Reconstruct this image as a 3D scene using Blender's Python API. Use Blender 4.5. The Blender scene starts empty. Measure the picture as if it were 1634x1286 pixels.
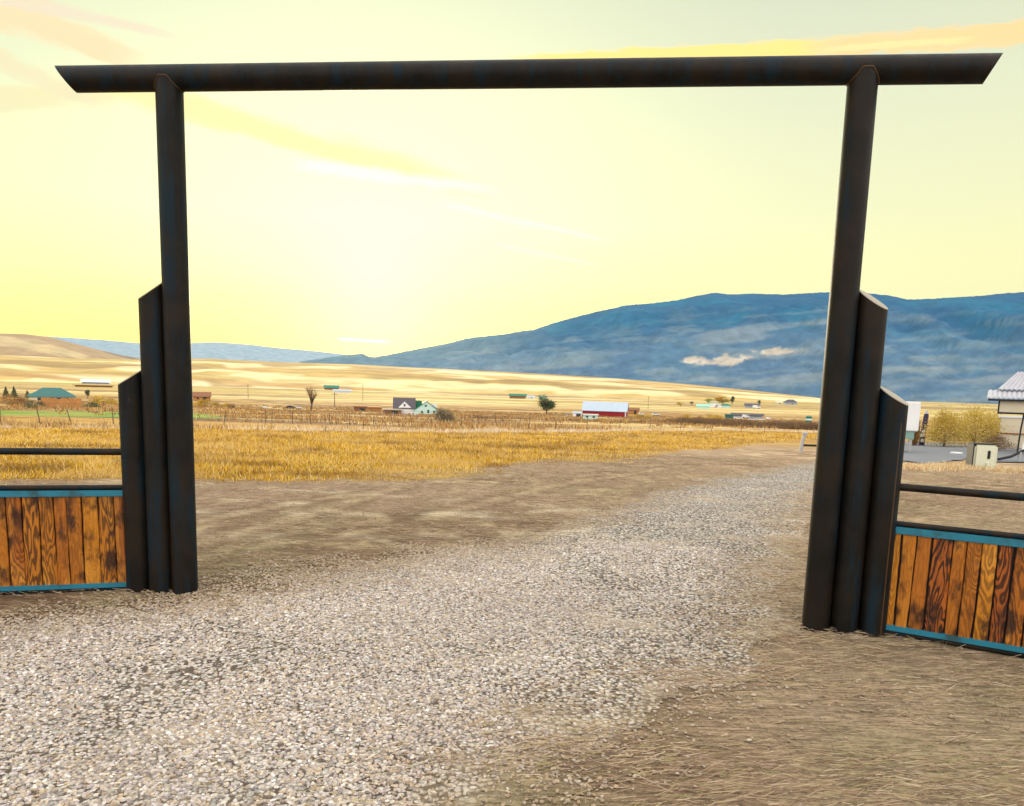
import bpy, bmesh, math
import numpy as np
from mathutils import Vector, Matrix
rad = math.radians
S = bpy.context.scene
# ------------------------------------------------------------------ camera
F, PITCH, ROLL, CX, CY, EYE = 1180.0, 0.1352, 0.0290, 817.0, 777.8, 1.65   # in units of the 1634 px wide frame
cam_d = bpy.data.cameras.new('camera'); cam = bpy.data.objects.new('camera', cam_d); S.collection.objects.link(cam); S.camera = cam
cam_d.sensor_fit = 'HORIZONTAL'; cam_d.sensor_width = 36.0; cam_d.lens = 36.0*F/1634.0
cam_d.shift_y = (CY-643.0)/1634.0; cam_d.clip_start = .05; cam_d.clip_end = 60000
fw = Vector((0, math.cos(PITCH), -math.sin(PITCH))); up = Vector((0, math.sin(PITCH), math.cos(PITCH))); rt = Vector((1, 0, 0))
# content rolled clockwise by ROLL = camera rolled counter-clockwise
cr, sr = math.cos(ROLL), math.sin(ROLL)
c_rt = rt*cr + up*sr; c_up = -rt*sr + up*cr
cam.matrix_world = Matrix(((c_rt.x, c_up.x, -fw.x, 0), (c_rt.y, c_up.y, -fw.y, 0), (c_rt.z, c_up.z, -fw.z, EYE), (0, 0, 0, 1)))

def ray(px, py):
    v = c_rt*((px-CX)/F) + c_up*(-(py-CY)/F) + fw
    return v
# ------------------------------------------------------------------ world, sun, exposure
SUN_AZ = math.atan2(ray(595, 560).x, ray(595, 560).y); SUN_EL = rad(5.0)
W = bpy.data.worlds.new("World"); S.world = W; W.use_nodes = True
S.view_settings.view_transform = 'Standard'; S.view_settings.look = 'None'; S.view_settings.gamma = 1.0
S.view_settings.exposure = 0.0
S.cycles.max_bounces = 5; S.cycles.volume_bounces = 0; S.cycles.use_denoising = True
S.cycles.transparent_max_bounces = 6

class NB:                                              # small node expression builder
    def __init__(s, nt): s.nt = nt
    def n(s, t, **kw):
        x = s.nt.nodes.new(t)
        for k, v in kw.items(): setattr(x, k, v)
        return x
    def put(s, sock, v):
        if isinstance(v, (int, float)): sock.default_value = v
        elif isinstance(v, (tuple, list)):
            sock.default_value = tuple(v) + ((1,) if len(v) == 3 and len(sock.default_value) == 4 else ())
        else: s.nt.links.new(v, sock)
    def m(s, op, a, b=None, c=None, clamp=False):
        x = s.n('ShaderNodeMath', operation=op, use_clamp=clamp); s.put(x.inputs[0], a)
        if b is not None: s.put(x.inputs[1], b)
        if c is not None: s.put(x.inputs[2], c)
        return x.outputs[0]
    def sm(s, v, a, b, lo=0.0, hi=1.0):
        x = s.n('ShaderNodeMapRange', interpolation_type='SMOOTHSTEP'); s.put(x.inputs[0], v)
        s.put(x.inputs[1], a); s.put(x.inputs[2], b); s.put(x.inputs[3], lo); s.put(x.inputs[4], hi)
        return x.outputs[0]
    def mix(s, f, a, b, mode='MIX'):
        x = s.n('ShaderNodeMix', data_type='RGBA', blend_type=mode); s.put(x.inputs[0], f); s.put(x.inputs[6], a); s.put(x.inputs[7], b)
        return x.outputs[2]
    def ramp(s, f, stops, interp='LINEAR'):
        x = s.n('ShaderNodeValToRGB'); x.color_ramp.interpolation = interp; e = x.color_ramp.elements
        while len(e) < len(stops): e.new(.5)
        for k, (p, c) in enumerate(stops):
            e[k].position = p; e[k].color = tuple(c)+(1,) if not isinstance(c, (int, float)) else (c, c, c, 1)
        s.put(x.inputs[0], f); return x.outputs[0]
    def noise(s, vec, scale, detail=3, rough=.55, dist=0.0, dim='3D'):
        x = s.n('ShaderNodeTexNoise', noise_dimensions=dim)
        if vec is not None: s.put(x.inputs['Vector'], vec)
        s.put(x.inputs['Scale'], scale); s.put(x.inputs['Detail'], detail); s.put(x.inputs['Roughness'], rough); s.put(x.inputs['Distortion'], dist)
        return x.outputs[0]
    def vor(s, vec, scale, out='Distance', feature='F1'):
        x = s.n('ShaderNodeTexVoronoi', feature=feature); s.put(x.inputs['Vector'], vec); s.put(x.inputs['Scale'], scale)
        return x.outputs[out]
    def mapping(s, vec, scale=(1, 1, 1), rot=(0, 0, 0), loc=(0, 0, 0)):
        x = s.n('ShaderNodeMapping'); s.put(x.inputs[0], vec); s.put(x.inputs[1], loc); s.put(x.inputs[2], rot); s.put(x.inputs[3], scale)
        return x.outputs[0]
    def comb(s, x, y, z):
        k = s.n('ShaderNodeCombineXYZ'); s.put(k.inputs[0], x); s.put(k.inputs[1], y); s.put(k.inputs[2], z); return k.outputs[0]

def build_world():
    nt = W.node_tree; nt.nodes.clear(); b = NB(nt)
    out = b.n('ShaderNodeOutputWorld'); bg = b.n('ShaderNodeBackground'); nt.links.new(bg.outputs[0], out.inputs[0])
    tc = b.n('ShaderNodeTexCoord'); vec = tc.outputs['Generated']
    sky = b.n('ShaderNodeTexSky', sky_type='NISHITA'); sky.sun_disc = False; sky.sun_elevation = SUN_EL; sky.sun_rotation = SUN_AZ
    sky.air_density = 1.2; sky.dust_density = 2.5
    sp = b.n('ShaderNodeSeparateXYZ'); b.put(sp.inputs[0], vec); x, y, z = sp.outputs
    sd = Vector((math.sin(SUN_AZ)*math.cos(SUN_EL), math.cos(SUN_AZ)*math.cos(SUN_EL), math.sin(SUN_EL)))
    dt = b.n('ShaderNodeVectorMath', operation='DOT_PRODUCT'); b.put(dt.inputs[0], vec); dt.inputs[1].default_value = sd
    dot = dt.outputs['Value']
    front = b.ramp(z, [(0, (1.9, 1.45, .10)), (.035, (1.7, 1.35, .14)), (.10, (1.5, 1.25, .20)), (.20, (1.2, 1.08, .50)), (.33, (.98, .95, .52)), (.45, (.84, .85, .52)), (.60, (1.3, 1.3, 1.15)), (1.0, (2.3, 2.15, 2.0))])
    side = b.ramp(z, [(0, (1.7, 1.40, .40)), (.10, (1.6, 1.28, .36)), (.22, (1.15, 1.05, .50)), (.33, (.95, .91, .54)), (.43, (.80, .79, .52)), (.6, (1.3, 1.3, 1.2)), (1.0, (2.3, 2.15, 2.0))])
    back = b.ramp(z, [(0, (1.5, 1.35, 1.25)), (.2, (1.9, 1.75, 1.6)), (.6, (2.3, 2.15, 2.0)), (1.0, (2.3, 2.15, 2.0))])  # overhead and unseen back sky brightened to add fill on the ground
    c = b.mix(b.sm(dot, .82, .97), side, front)
    ul = b.m('DIVIDE', x, b.m('MAXIMUM', y, .05))
    c = b.mix(b.m('MULTIPLY', b.sm(z, .16, .03), b.sm(ul, .10, -.45)), c, (2.3, 1.45, .0))
    c = b.mix(b.sm(dot, .45, -.2), c, back)
    # broad glow round the sunset
    gx = b.m('SUBTRACT', x, b.m('MULTIPLY', y, math.tan(SUN_AZ)))
    gl = b.m('MULTIPLY', b.m('POWER', b.m('MAXIMUM', dot, 0.0), 22.0), .50)
    c = b.mix(1.0, c, b.mix(gl, (0, 0, 0), (1.0, .98, .48)), 'ADD')
    gl2 = b.m('MULTIPLY', b.m('POWER', b.m('MAXIMUM', dot, 0.0), 300.0), .45)
    c = b.mix(1.0, c, b.mix(gl2, (0, 0, 0), (1.0, .95, .5)), 'ADD')
    # cirrus streaks and vapour trails, on a flat cloud deck in front of the viewer (gnomonic coordinates of the direction)
    yy = b.m('MAXIMUM', y, .05); u = b.m('DIVIDE', x, yy); v = b.m('DIVIDE', z, yy)
    uv = b.comb(u, v, 0.0)
    fr = b.sm(y, .1, .3)
    def streak(c, p0, p1, w0, w1, col, amt, st=14.0, seed=0.0, hard=.35, wob=.5):
        a = ray(*p0); q = ray(*p1); A = (a.x/a.y, a.z/a.y); B = (q.x/q.y, q.z/q.y)
        dx, dy = B[0]-A[0], B[1]-A[1]; L = math.hypot(dx, dy); ex, ey = dx/L, dy/L
        du = b.m('SUBTRACT', u, A[0]); dv = b.m('SUBTRACT', v, A[1])
        t = b.m('ADD', b.m('MULTIPLY', du, ex/L), b.m('MULTIPLY', dv, ey/L))
        d = b.m('ADD', b.m('MULTIPLY', du, -ey), b.m('MULTIPLY', dv, ex))
        n1 = b.noise(b.comb(b.m('MULTIPLY', t, L*8.0), b.m('MULTIPLY', d, 9.0), seed), 1.0, 3)
        n2 = b.noise(b.comb(b.m('MULTIPLY', t, L*st), b.m('MULTIPLY', d, st*6), seed+7.0), 1.0, 5, .62)
        w = b.m('ADD', w0/F, b.m('MULTIPLY', t, (w1-w0)/F))
        dd = b.m('ADD', d, b.m('MULTIPLY', b.m('SUBTRACT', n1, .5), b.m('MULTIPLY', w, wob*2)))
        r = b.m('DIVIDE', b.m('ABSOLUTE', dd), b.m('MAXIMUM', w, .001))
        k = b.m('ADD', r, b.m('MULTIPLY', b.m('SUBTRACT', n2, .5), 1.5))
        msk = b.sm(k, 1.0, hard)
        msk = b.m('MULTIPLY', msk, b.m('MULTIPLY', b.sm(t, -.06, .12), b.sm(t, 1.06, .80)))
        msk = b.m('MULTIPLY', b.m('MULTIPLY', msk, amt), fr)
        return b.mix(msk, c, col)
    peach = (1.08, .84, .50); yel = (1.15, 1.0, .48)
    c = streak(c, (-160, -60), (240, 110), 64, 20, (1.15, .84, .40), 1.0, 12, 1)
    c = streak(c, (-60, -20), (290, 60), 18, 8, (1.05, .84, .54), .85, 16, 2)
    c = streak(c, (-160, 170), (260, 140), 36, 16, (1.1, .93, .42), 1.0, 10, 3)
    c = streak(c, (-120, 40), (170, 175), 26, 12, (1.08, .88, .46), .85, 18, 4)
    c = streak(c, (110, 120), (780, 305), 22, 30, (1.35, 1.10, .36), 1.0, 9, 5, .1)
    c = streak(c, (230, 150), (600, 262), 26, 10, (1.25, .98, .34), .9, 16, 6)
    c = streak(c, (470, 262), (800, 306), 18, 12, (1.35, 1.3, 1.0), .7, 8, 7, 0.0)
    c = streak(c, (700, 325), (980, 385), 8, 7, (1.3, 1.25, 1.0), .45, 10, 8, 0.0)
    c = streak(c, (790, 390), (960, 425), 6, 6, (1.3, 1.25, 1.0), .3, 12, 9, 0.0)
    c = streak(c, (540, 540), (625, 546), 4, 4, (1.8, 1.6, 1.1), .9, 20, 10)
    c = streak(c, (820, 98), (1380, 72), 11, 16, (1.3, .95, .18), 1.0, 22, 11, .55, .3)
    c = streak(c, (1290, 80), (1800, 36), 16, 24, (1.25, .82, .28), 1.0, 30, 12, .55, .3)
    c = streak(c, (1310, 80), (1560, 62), 6, 7, (1.15, .98, .34), .8, 30, 13, .4, .4)
    sc = b.n('ShaderNodeVectorMath', operation='SCALE'); b.put(sc.inputs[0], sky.outputs[0]); sc.inputs['Scale'].default_value = .015
    c = b.mix(1.0, c, sc.outputs[0], 'ADD')
    b.put(bg.inputs[0], c); bg.inputs[1].default_value = 1.0
build_world()
sun_d = bpy.data.lights.new('sun', 'SUN'); sun_d.energy = 2.6; sun_d.angle = rad(9); sun_d.color = (1.0, .86, .6)
sun = bpy.data.objects.new('sun', sun_d); S.collection.objects.link(sun)
sdv = Vector((math.sin(SUN_AZ)*math.cos(SUN_EL), math.cos(SUN_AZ)*math.cos(SUN_EL), math.sin(SUN_EL)))
sun.rotation_euler = sdv.to_track_quat('Z', 'Y').to_euler()

# ------------------------------------------------------------------ numbers
rng = np.random.default_rng(7)
_P = rng.random((256, 256))
def vnoise(x, y):
    x = np.asarray(x, float); y = np.asarray(y, float)
    xi = np.floor(x).astype(int); yi = np.floor(y).astype(int); fx = x-xi; fy = y-yi
    fx = fx*fx*(3-2*fx); fy = fy*fy*(3-2*fy)
    g = lambda i, j: _P[(i) % 256, (j) % 256]
    return (g(xi, yi)*(1-fx)+g(xi+1, yi)*fx)*(1-fy) + (g(xi, yi+1)*(1-fx)+g(xi+1, yi+1)*fx)*fy
def fbm(x, y, o=4):
    s = 0; a = .5; t = 0
    for k in range(o):
        s = s + a*vnoise(x+17.3*k, y-9.1*k); t += a; a *= .5; x = np.asarray(x)*2.03; y = np.asarray(y)*2.03
    return s/t
def sstep(v, a, b):
    t = np.clip((v-a)/(b-a), 0, 1); return t*t*(3-2*t)
def T(x, y):                                           # ground height
    x = np.asarray(x, float); y = np.asarray(y, float)
    a = .031*np.logaddexp(0, (y-11)/1.5)*1.5
    z = -13.5*np.tanh(a/13.5)
    r = np.hypot(x, y)
    z = z + (fbm(x*.9+50, y*.9+50, 3)-.5)*.07*np.exp(-r/40)*sstep(r, .5, 2)
    z = z + (fbm(x*.06, y*.06, 3)-.5)*np.clip((r-20)/100, 0, 1)*1.2
    return z
def at(px, py):                                        # the ground point seen at a place of the photograph
    v = ray(px, py); lo = .5; t = 1.0
    while t < 20000:
        if EYE+v.z*t < float(T(v.x*t, v.y*t)): break
        lo = t; t *= 1.03
    hi = t
    for _ in range(30):
        m = (lo+hi)/2
        if EYE+v.z*m < float(T(v.x*m, v.y*m)): hi = m
        else: lo = m
    return Vector((v.x*hi, v.y*hi, EYE+v.z*hi))
def at_depth(px, py, d):
    v = ray(px, py); return Vector((0, 0, EYE)) + v*(d)
def at_z(px, py, z):
    v = ray(px, py); t = (z-EYE)/v.z; return Vector((v.x*t, v.y*t, z))
def z_over(X, Y, px, py):                              # height on the vertical line at X, Y that shows at row py
    lo, hi = -5., 60.
    for _ in range(50):
        m = (lo+hi)/2; p = Vector((X, Y, m-EYE)); d = p.dot(fw); yy = CY-F*p.dot(c_up)/d
        if yy > py: lo = m
        else: hi = m
    return (lo+hi)/2
def inpoly(x, y, poly):
    r = np.zeros(np.shape(x), bool); n = len(poly)
    for i in range(n):
        x1, y1 = poly[i]; x2, y2 = poly[(i+1) % n]
        c = ((y1 > y) != (y2 > y)) & (x < (x2-x1)*(y-y1)/((y2-y1) if y2 != y1 else 1e-9)+x1)
        r ^= c
    return r
def polydist(x, y, poly):
    d = np.full(np.shape(x), 1e9); n = len(poly)
    for i in range(n):
        x1, y1 = poly[i]; x2, y2 = poly[(i+1) % n]; dx, dy = x2-x1, y2-y1
        t = np.clip(((x-x1)*dx+(y-y1)*dy)/(dx*dx+dy*dy+1e-9), 0, 1)
        d = np.minimum(d, np.hypot(x-x1-t*dx, y-y1-t*dy))
    return np.where(inpoly(x, y, poly), d, -d)         # positive inside

# ------------------------------------------------------------------ mesh helpers
def npmesh(name, V, Fa, mat, col=None, smooth=False, parent=None):
    V = np.asarray(V, np.float32); Fa = np.asarray(Fa, np.int32); k = Fa.shape[1]
    me = bpy.data.meshes.new(name); me.vertices.add(len(V)); me.vertices.foreach_set('co', V.ravel())
    me.loops.add(Fa.size); me.loops.foreach_set('vertex_index', Fa.ravel())
    me.polygons.add(len(Fa)); me.polygons.foreach_set('loop_start', np.arange(0, Fa.size, k, dtype=np.int32))
    try: me.polygons.foreach_set('loop_total', np.full(len(Fa), k, np.int32))
    except Exception: pass
    if col is not None:
        a = me.color_attributes.new('Col', 'FLOAT_COLOR', 'POINT'); c = np.ones((len(V), 4), np.float32); col = np.asarray(col); c[:, :3] = col[:, :3]; a.data.foreach_set('color', c.ravel())
        if col.shape[1] == 4: e_ = me.attributes.new('Edge', 'FLOAT', 'POINT'); e_.data.foreach_set('value', col[:, 3].astype(np.float32))
    me.update(calc_edges=True); me.validate()
    me.polygons.foreach_set('use_smooth', np.full(len(me.polygons), smooth))
    me.materials.append(mat); o = bpy.data.objects.new(name, me); S.collection.objects.link(o)
    if parent: o.parent = parent
    return o
def obj(name, bm, mat, parent=None, smooth=False, bevel=0.0):
    if bevel: bmesh.ops.bevel(bm, geom=bm.edges[:], offset=bevel, segments=2, affect='EDGES', clamp_overlap=True)
    bmesh.ops.recalc_face_normals(bm, faces=bm.faces[:])
    me = bpy.data.meshes.new(name); bm.to_mesh(me); bm.free(); me.materials.append(mat)
    if smooth:
        me.polygons.foreach_set('use_smooth', np.full(len(me.polygons), True))
        try: me.set_sharp_from_angle(angle=rad(40))
        except Exception: pass
    o = bpy.data.objects.new(name, me); S.collection.objects.link(o)
    if parent: o.parent = parent
    return o
def thing(name, label, cat, loc=(0, 0, 0), rz=0.0, group=None):
    o = bpy.data.objects.new(name, None); S.collection.objects.link(o); o.empty_display_size = .2
    o.location = loc; o.rotation_euler = (0, 0, rz); return tag(o, label, cat, group)
def tag(o, label, cat, group=None):
    o['label'] = label; o['category'] = cat
    if group: o['group'] = group
    return o
def kind(o, k, label=None, cat=None):
    o['kind'] = k
    if label: o['label'] = label
    if cat: o['category'] = cat
    return o
def box(bm, x0, x1, y0, y1, z0, z1, M=None):
    v = [bm.verts.new((x, y, z)) for z in (z0, z1) for x, y in ((x0, y0), (x1, y0), (x1, y1), (x0, y1))]
    for f in ((0, 3, 2, 1), (4, 5, 6, 7), (0, 1, 5, 4), (1, 2, 6, 5), (2, 3, 7, 6), (3, 0, 4, 7)): bm.faces.new([v[i] for i in f])
    if M is not None:
        for q in v: q.co = M @ q.co
    return v
def prism(bm, pts, y0, y1):                            # polygon in XZ, swept along Y
    a = [bm.verts.new((p[0], y0, p[1])) for p in pts]; c = [bm.verts.new((p[0], y1, p[1])) for p in pts]
    bm.faces.new(a); bm.faces.new(c[::-1]); n = len(pts)
    for i in range(n): bm.faces.new((a[i], c[i], c[(i+1) % n], a[(i+1) % n]))
def tube(bm, P, R, seg=10, cap=True):
    P = [Vector(p) for p in P]; rings = []
    if not isinstance(R, (list, tuple)): R = [R]*len(P)
    for i, p in enumerate(P):
        d = (P[min(i+1, len(P)-1)]-P[max(i-1, 0)]).normalized()
        a = d.cross(Vector((0, 0, 1)) if abs(d.z) < .9 else Vector((1, 0, 0))).normalized(); c = d.cross(a)
        rings.append([bm.verts.new(p+(a*math.cos(t)+c*math.sin(t))*R[i]) for t in [2*math.pi*k/seg for k in range(seg)]])
    for r0, r1 in zip(rings, rings[1:]):
        for k in range(seg): bm.faces.new((r0[k], r0[(k+1) % seg], r1[(k+1) % seg], r1[k]))
    if cap: bm.faces.new(rings[0][::-1]); bm.faces.new(rings[-1])

# ------------------------------------------------------------------ materials
def new_mat(name):
    m = bpy.data.materials.new(name); m.use_nodes = True; nt = m.node_tree; p = nt.nodes['Principled BSDF']; return m, NB(nt), p
def simple(name, col, rough=.7, var=.25, scale=3.0, metal=0.0, bump=.0, spec=.3, coord='Object', rust=None):
    m, b, p = new_mat(name); tc = b.n('ShaderNodeTexCoord').outputs[coord]
    n = b.noise(tc, scale, 4, .6)
    c = b.mix(n, tuple(max(0, k*(1-var)) for k in col), tuple(min(1, k*(1+var)) for k in col))
    if rust: c = b.mix(b.sm(b.noise(tc, scale*.7, 5, .65), .56, .72), c, rust)
    b.put(p.inputs['Base Color'], c); p.inputs['Roughness'].default_value = rough; p.inputs['Metallic'].default_value = metal
    p.inputs['Specular IOR Level'].default_value = spec
    if bump:
        bp = b.n('ShaderNodeBump'); bp.inputs['Distance'].default_value = bump; b.put(bp.inputs['Height'], b.noise(tc, scale*6, 4)); b.put(p.inputs['Normal'], bp.outputs[0])
    return m
def attr_mat(name, rough=.9, bumps=(), var=0.0, vs=5.0, spec=.15, transl=0.0, coord='Object'):
    m, b, p = new_mat(name); a = b.n('ShaderNodeAttribute', attribute_name='Col'); c = a.outputs['Color']; tc = b.n('ShaderNodeTexCoord').outputs[coord]
    if var:
        n = b.noise(tc, vs, 5, .65); c = b.mix(1.0, c, b.ramp(n, [(.25, 1-var), (.75, 1+var)]), 'MULTIPLY')
    b.put(p.inputs['Base Color'], c); p.inputs['Roughness'].default_value = rough; p.inputs['Specular IOR Level'].default_value = spec
    if bumps:
        nrm = None
        for sc_, dist in bumps:
            bp = b.n('ShaderNodeBump'); bp.inputs['Distance'].default_value = dist; b.put(bp.inputs['Height'], b.noise(tc, sc_, 4, .6))
            if nrm is not None: b.put(bp.inputs['Normal'], nrm)
            nrm = bp.outputs[0]
        b.put(p.inputs['Normal'], nrm)
    if transl:
        tr = b.n('ShaderNodeBsdfTranslucent'); b.put(tr.inputs[0], c); mx = b.n('ShaderNodeMixShader'); mx.inputs[0].default_value = transl
        m.node_tree.links.new(p.outputs[0], mx.inputs[1]); m.node_tree.links.new(tr.outputs[0], mx.inputs[2])
        m.node_tree.links.new(mx.outputs[0], m.node_tree.nodes['Material Output'].inputs[0])
    return m
M_leaf = attr_mat('leaf', .8, transl=.35)
M_grass = attr_mat('grass_blades', .75, transl=.4)
M_stone = attr_mat('stones', .85, var=.25, vs=120.0, spec=.25)

# ------------------------------------------------------------------ regions on the ground, in metres
def P2(px, py): p = at(px, py); return (p.x, p.y)
road_far = [P2(*q) for q in ((1445, 707), (1380, 716), (1330, 728), (1290, 737), (1220, 749), (1150, 761), (1070, 777), (1000, 797), (930, 826), (880, 847), (830, 858), (700, 880), (560, 905), (420, 930), (320, 950), (200, 964), (60, 982), (-150, 1005))]
road_near = [(-9, 3.6), (-9, -4), (1.0, -4), (.25, 1.2)] + [P2(*q) for q in ((800, 1290), (930, 1225), (1080, 1160), (1200, 1095), (1255, 1010), (1265, 950), (1275, 880), (1290, 820), (1350, 780), (1400, 757), (1440, 740), (1470, 727))]
ROAD = road_far + road_near
LOT = [P2(*q) for q in ((1428, 735), (1440, 706), (1500, 707), (1580, 710), (1750, 716), (1750, 740), (1590, 738), (1540, 733), (1480, 742))]
FIELD = [P2(*q) for q in ((-260, 775), (0, 773), (300, 772), (480, 772), (600, 768), (740, 752), (900, 736), (1050, 723), (1180, 713), (1290, 703), (1340, 698), (1345, 690), (1100, 688), (900, 690), (700, 690), (500, 688), (300, 686), (0, 684), (-260, 684))]
GREEN = [P2(*q) for q in ((-300, 654), (0, 654), (190, 657), (340, 661), (345, 667), (240, 669), (190, 666), (0, 663), (-300, 661))]

def ground_color(x, y):
    r = np.hypot(x, y); n1 = fbm(x*.35+3, y*.35, 4); n2 = fbm(x*2.3, y*2.3+9, 4); n3 = fbm(x*.02, y*.09, 4)
    C = np.zeros(x.shape+(3,)); mixc = lambda a, b_, t: a*(1-t[..., None])+np.array(b_)*t[..., None]
    C[:] = (.345, .24, .155)
    C = mixc(C, (.22, .145, .085), sstep(n1, .44, .62)*.8)
    C = mixc(C, (.58, .45, .27), sstep(n2, .52, .78)*.75)
    C = mixc(C, (.47, .36, .24), sstep(x, .3, 2.0)*sstep(y, 12, 6)*.75)
    C = mixc(C, (.36, .31, .17), sstep(fbm(x*.8+30, y*.8, 3), .55, .75)*.45)
    # tyre tracks curving over the dirt behind the gate
    for off, w in ((0, .16), (1.5, .16), (3.3, .12), (4.6, .12)):
        d = np.abs(y-(8.3+off+.30*x+.035*x*x)) if off < 3 else np.abs(y-(6.0+off-.22*x))
        C = mixc(C, (.66, .56, .40), np.exp(-(d/w)**2)*(x < 5)*(x > -9)*.75*sstep(n2, .35, .6))
    for pl in (((300, 872), (430, 838), (520, 812), (590, 788), (640, 776)), ((300, 893), (480, 862), (620, 842), (760, 806), (900, 772), (1100, 742)), ((520, 812), (600, 826), (680, 848)), ((300, 835), (420, 812), (560, 790))):
        q_ = [P2(*k) for k in pl]; d = np.full(x.shape, 1e9)
        for (x1, y1), (x2, y2) in zip(q_, q_[1:]):
            t = np.clip(((x-x1)*(x2-x1)+(y-y1)*(y2-y1))/((x2-x1)**2+(y2-y1)**2), 0, 1); d = np.minimum(d, np.hypot(x-x1-t*(x2-x1), y-y1-t*(y2-y1)))
        C = mixc(C, (.60, .47, .29), np.exp(-(d/.10)**2)*.5*sstep(n2, .30, .5)); C = mixc(C, (.20, .13, .07), np.exp(-((d-.25)/.10)**2)*.5)
    d = polydist(x, y, FIELD)+(n1-.5)*3.2
    g = sstep(d, -.6, .7)
    C = mixc(C, (.36, .20, .03), g)
    C = mixc(C, (.56, .38, .10), g*sstep(fbm(x*.25, y*.5, 4), .52, .68)*.8)
    C = mixc(C, (.22, .15, .05), g*sstep(fbm(x*.3+70, y*.7, 4), .56, .72)*.6)
    # beyond the field: rough pasture, brush and then pale far fields
    far = sstep(r, 30, 48)*(1-g)*(y > 0)
    C = mixc(C, (.34, .20, .075), far)
    C = mixc(C, (.52, .38, .16), far*sstep(fbm(x*.04+9, y*.16, 4), .50, .60))
    C = mixc(C, (.17, .095, .05), far*sstep(fbm(x*.04+40, y*.14, 4), .48, .60)*.85)
    C = mixc(C, (.42, .24, .05), far*sstep(fbm(x*.03+80, y*.09, 4), .54, .62)*.7)
    d2 = polydist(x, y, GREEN)+(n1-.5)*2.5
    C = mixc(C, (.085, .26, .02), sstep(d2, -.8, 1.2)*.95)
    C = mixc(C, (.34, .28, .08), sstep(d2, -.8, 1.2)*sstep(fbm(x*.25, y*.5, 4), .42, .60)*.7)
    ff = sstep(y, 340, 620); lg = np.log(np.maximum(y, 1))+.10*(fbm(x*.004+7, y*.0015, 3)-.5)+x*.00006
    C = mixc(C, (.47, .33, .12), ff)
    bn = fbm(x*.0035+5, lg*11+x*.0004, 4)
    C = mixc(C, (.42, .33, .09), ff*sstep(bn, .50, .58)*.8)
    C = mixc(C, (.70, .55, .26), ff*sstep(fbm(x*.0018+55, lg*10+x*.0009, 4), .52, .60)*.8)
    C = mixc(C, (.24, .15, .08), ff*sstep(fbm(x*.003+25, lg*13-x*.0009, 3), .60, .66)*.8)
    C = mixc(C, (.16, .11, .07), np.exp(-((lg-7.28-.00002*x)/.025)**2)*.8)
    return np.clip(C, 0, 1)
AZ = np.concatenate([np.linspace(-180, -45, 34)[:-1], np.linspace(-45, 45, 560), np.linspace(45, 180, 34)[1:-1]])
def polar_sheet(name, mat, r0, r1, ratio, zf, colf=None, az=AZ, keep=None, center=True):
    a = np.radians(az); rr = r0*ratio**np.arange(int(math.log(r1/r0)/math.log(ratio))+1)
    A, R = np.meshgrid(a, rr); X = R*np.sin(A); Y = R*np.cos(A); Z = zf(X, Y)
    n, m = X.shape; idx = np.arange(n*m).reshape(n, m); wrap = (az[0] == -180)
    i0 = idx[:-1, :-1].ravel(); i1 = idx[:-1, 1:].ravel(); i2 = idx[1:, 1:].ravel(); i3 = idx[1:, :-1].ravel()
    Q = np.stack([i0, i3, i2, i1], 1)
    if wrap: Q = np.concatenate([Q, np.stack([idx[:-1, -1], idx[1:, -1], idx[1:, 0], idx[:-1, 0]], 1)])
    V = np.stack([X.ravel(), Y.ravel(), Z.ravel()], 1)
    col = colf(X, Y) if colf else None
    if colf: col = col.reshape(-1, col.shape[-1])
    if keep is not None:
        c = V[Q].mean(1); Q = Q[keep(c[:, 0], c[:, 1])]; u, inv = np.unique(Q, return_inverse=True); V = V[u]; Q = inv.reshape(-1, 4)
        if col is not None: col = col[u]
    elif center and wrap:                              # close the middle under the camera
        k = len(V); V = np.concatenate([V, [[0, 0, float(T(0, 0))]]]); 
        if col is not None: col = np.concatenate([col, col[:1]])
        ring = idx[0]; nx = np.roll(ring, -1); Q = np.concatenate([Q, np.stack([ring, nx, np.full(m, k), np.full(m, k)], 1)])
        T3 = [tuple(dict.fromkeys(q)) for q in Q[-m:].tolist()]
        me = None
        # triangles stored as a second pass
        Q = Q[:-m]
        o = npmesh(name, V, Q, mat, col, True); bm = bmesh.new(); bm.from_mesh(o.data); bm.verts.ensure_lookup_table()
        for t in T3:
            try: bm.faces.new([bm.verts[i] for i in t]).smooth = True
            except Exception: pass
        bm.to_mesh(o.data); bm.free(); return o
    return npmesh(name, V, Q, mat, col, True)

def ground_chain(b, tc, a):
    cd = b.n('ShaderNodeVectorMath', operation='LENGTH'); b.put(cd.inputs[0], tc); r = cd.outputs['Value']
    near = b.sm(r, 45, 12); mid = b.sm(r, 25, 90); st = b.mapping(tc, (1.0, 4.5, 1))
    n1 = b.noise(b.mapping(tc, (1.0, 9.0, 1), (0, 0, .12)), 4.5, 8, .74, .9); n2 = b.noise(tc, 38.0, 5, .7); n3 = b.noise(st, 2.0, 4, .6); n4 = b.noise(b.mapping(tc, (1, 5, 1)), .09, 6, .7)
    f = b.m('ADD', b.m('MULTIPLY', b.m('SUBTRACT', n1, .5), 3.6), b.m('MULTIPLY', b.m('SUBTRACT', n2, .5), 1.5))
    f = b.m('ADD', f, b.m('MULTIPLY', b.m('SUBTRACT', n3, .5), 1.2))
    f = b.m('ADD', 1.0, b.m('MULTIPLY', f, near)); f = b.m('ADD', f, b.m('MULTIPLY', b.m('MULTIPLY', b.m('SUBTRACT', n4, .5), 1.2), mid))
    f = b.m('MAXIMUM', f, .22)
    sv = b.n('ShaderNodeVectorMath', operation='SCALE'); b.put(sv.inputs[0], a); b.put(sv.inputs['Scale'], f)
    return sv.outputs[0], n1, n2, near
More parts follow.
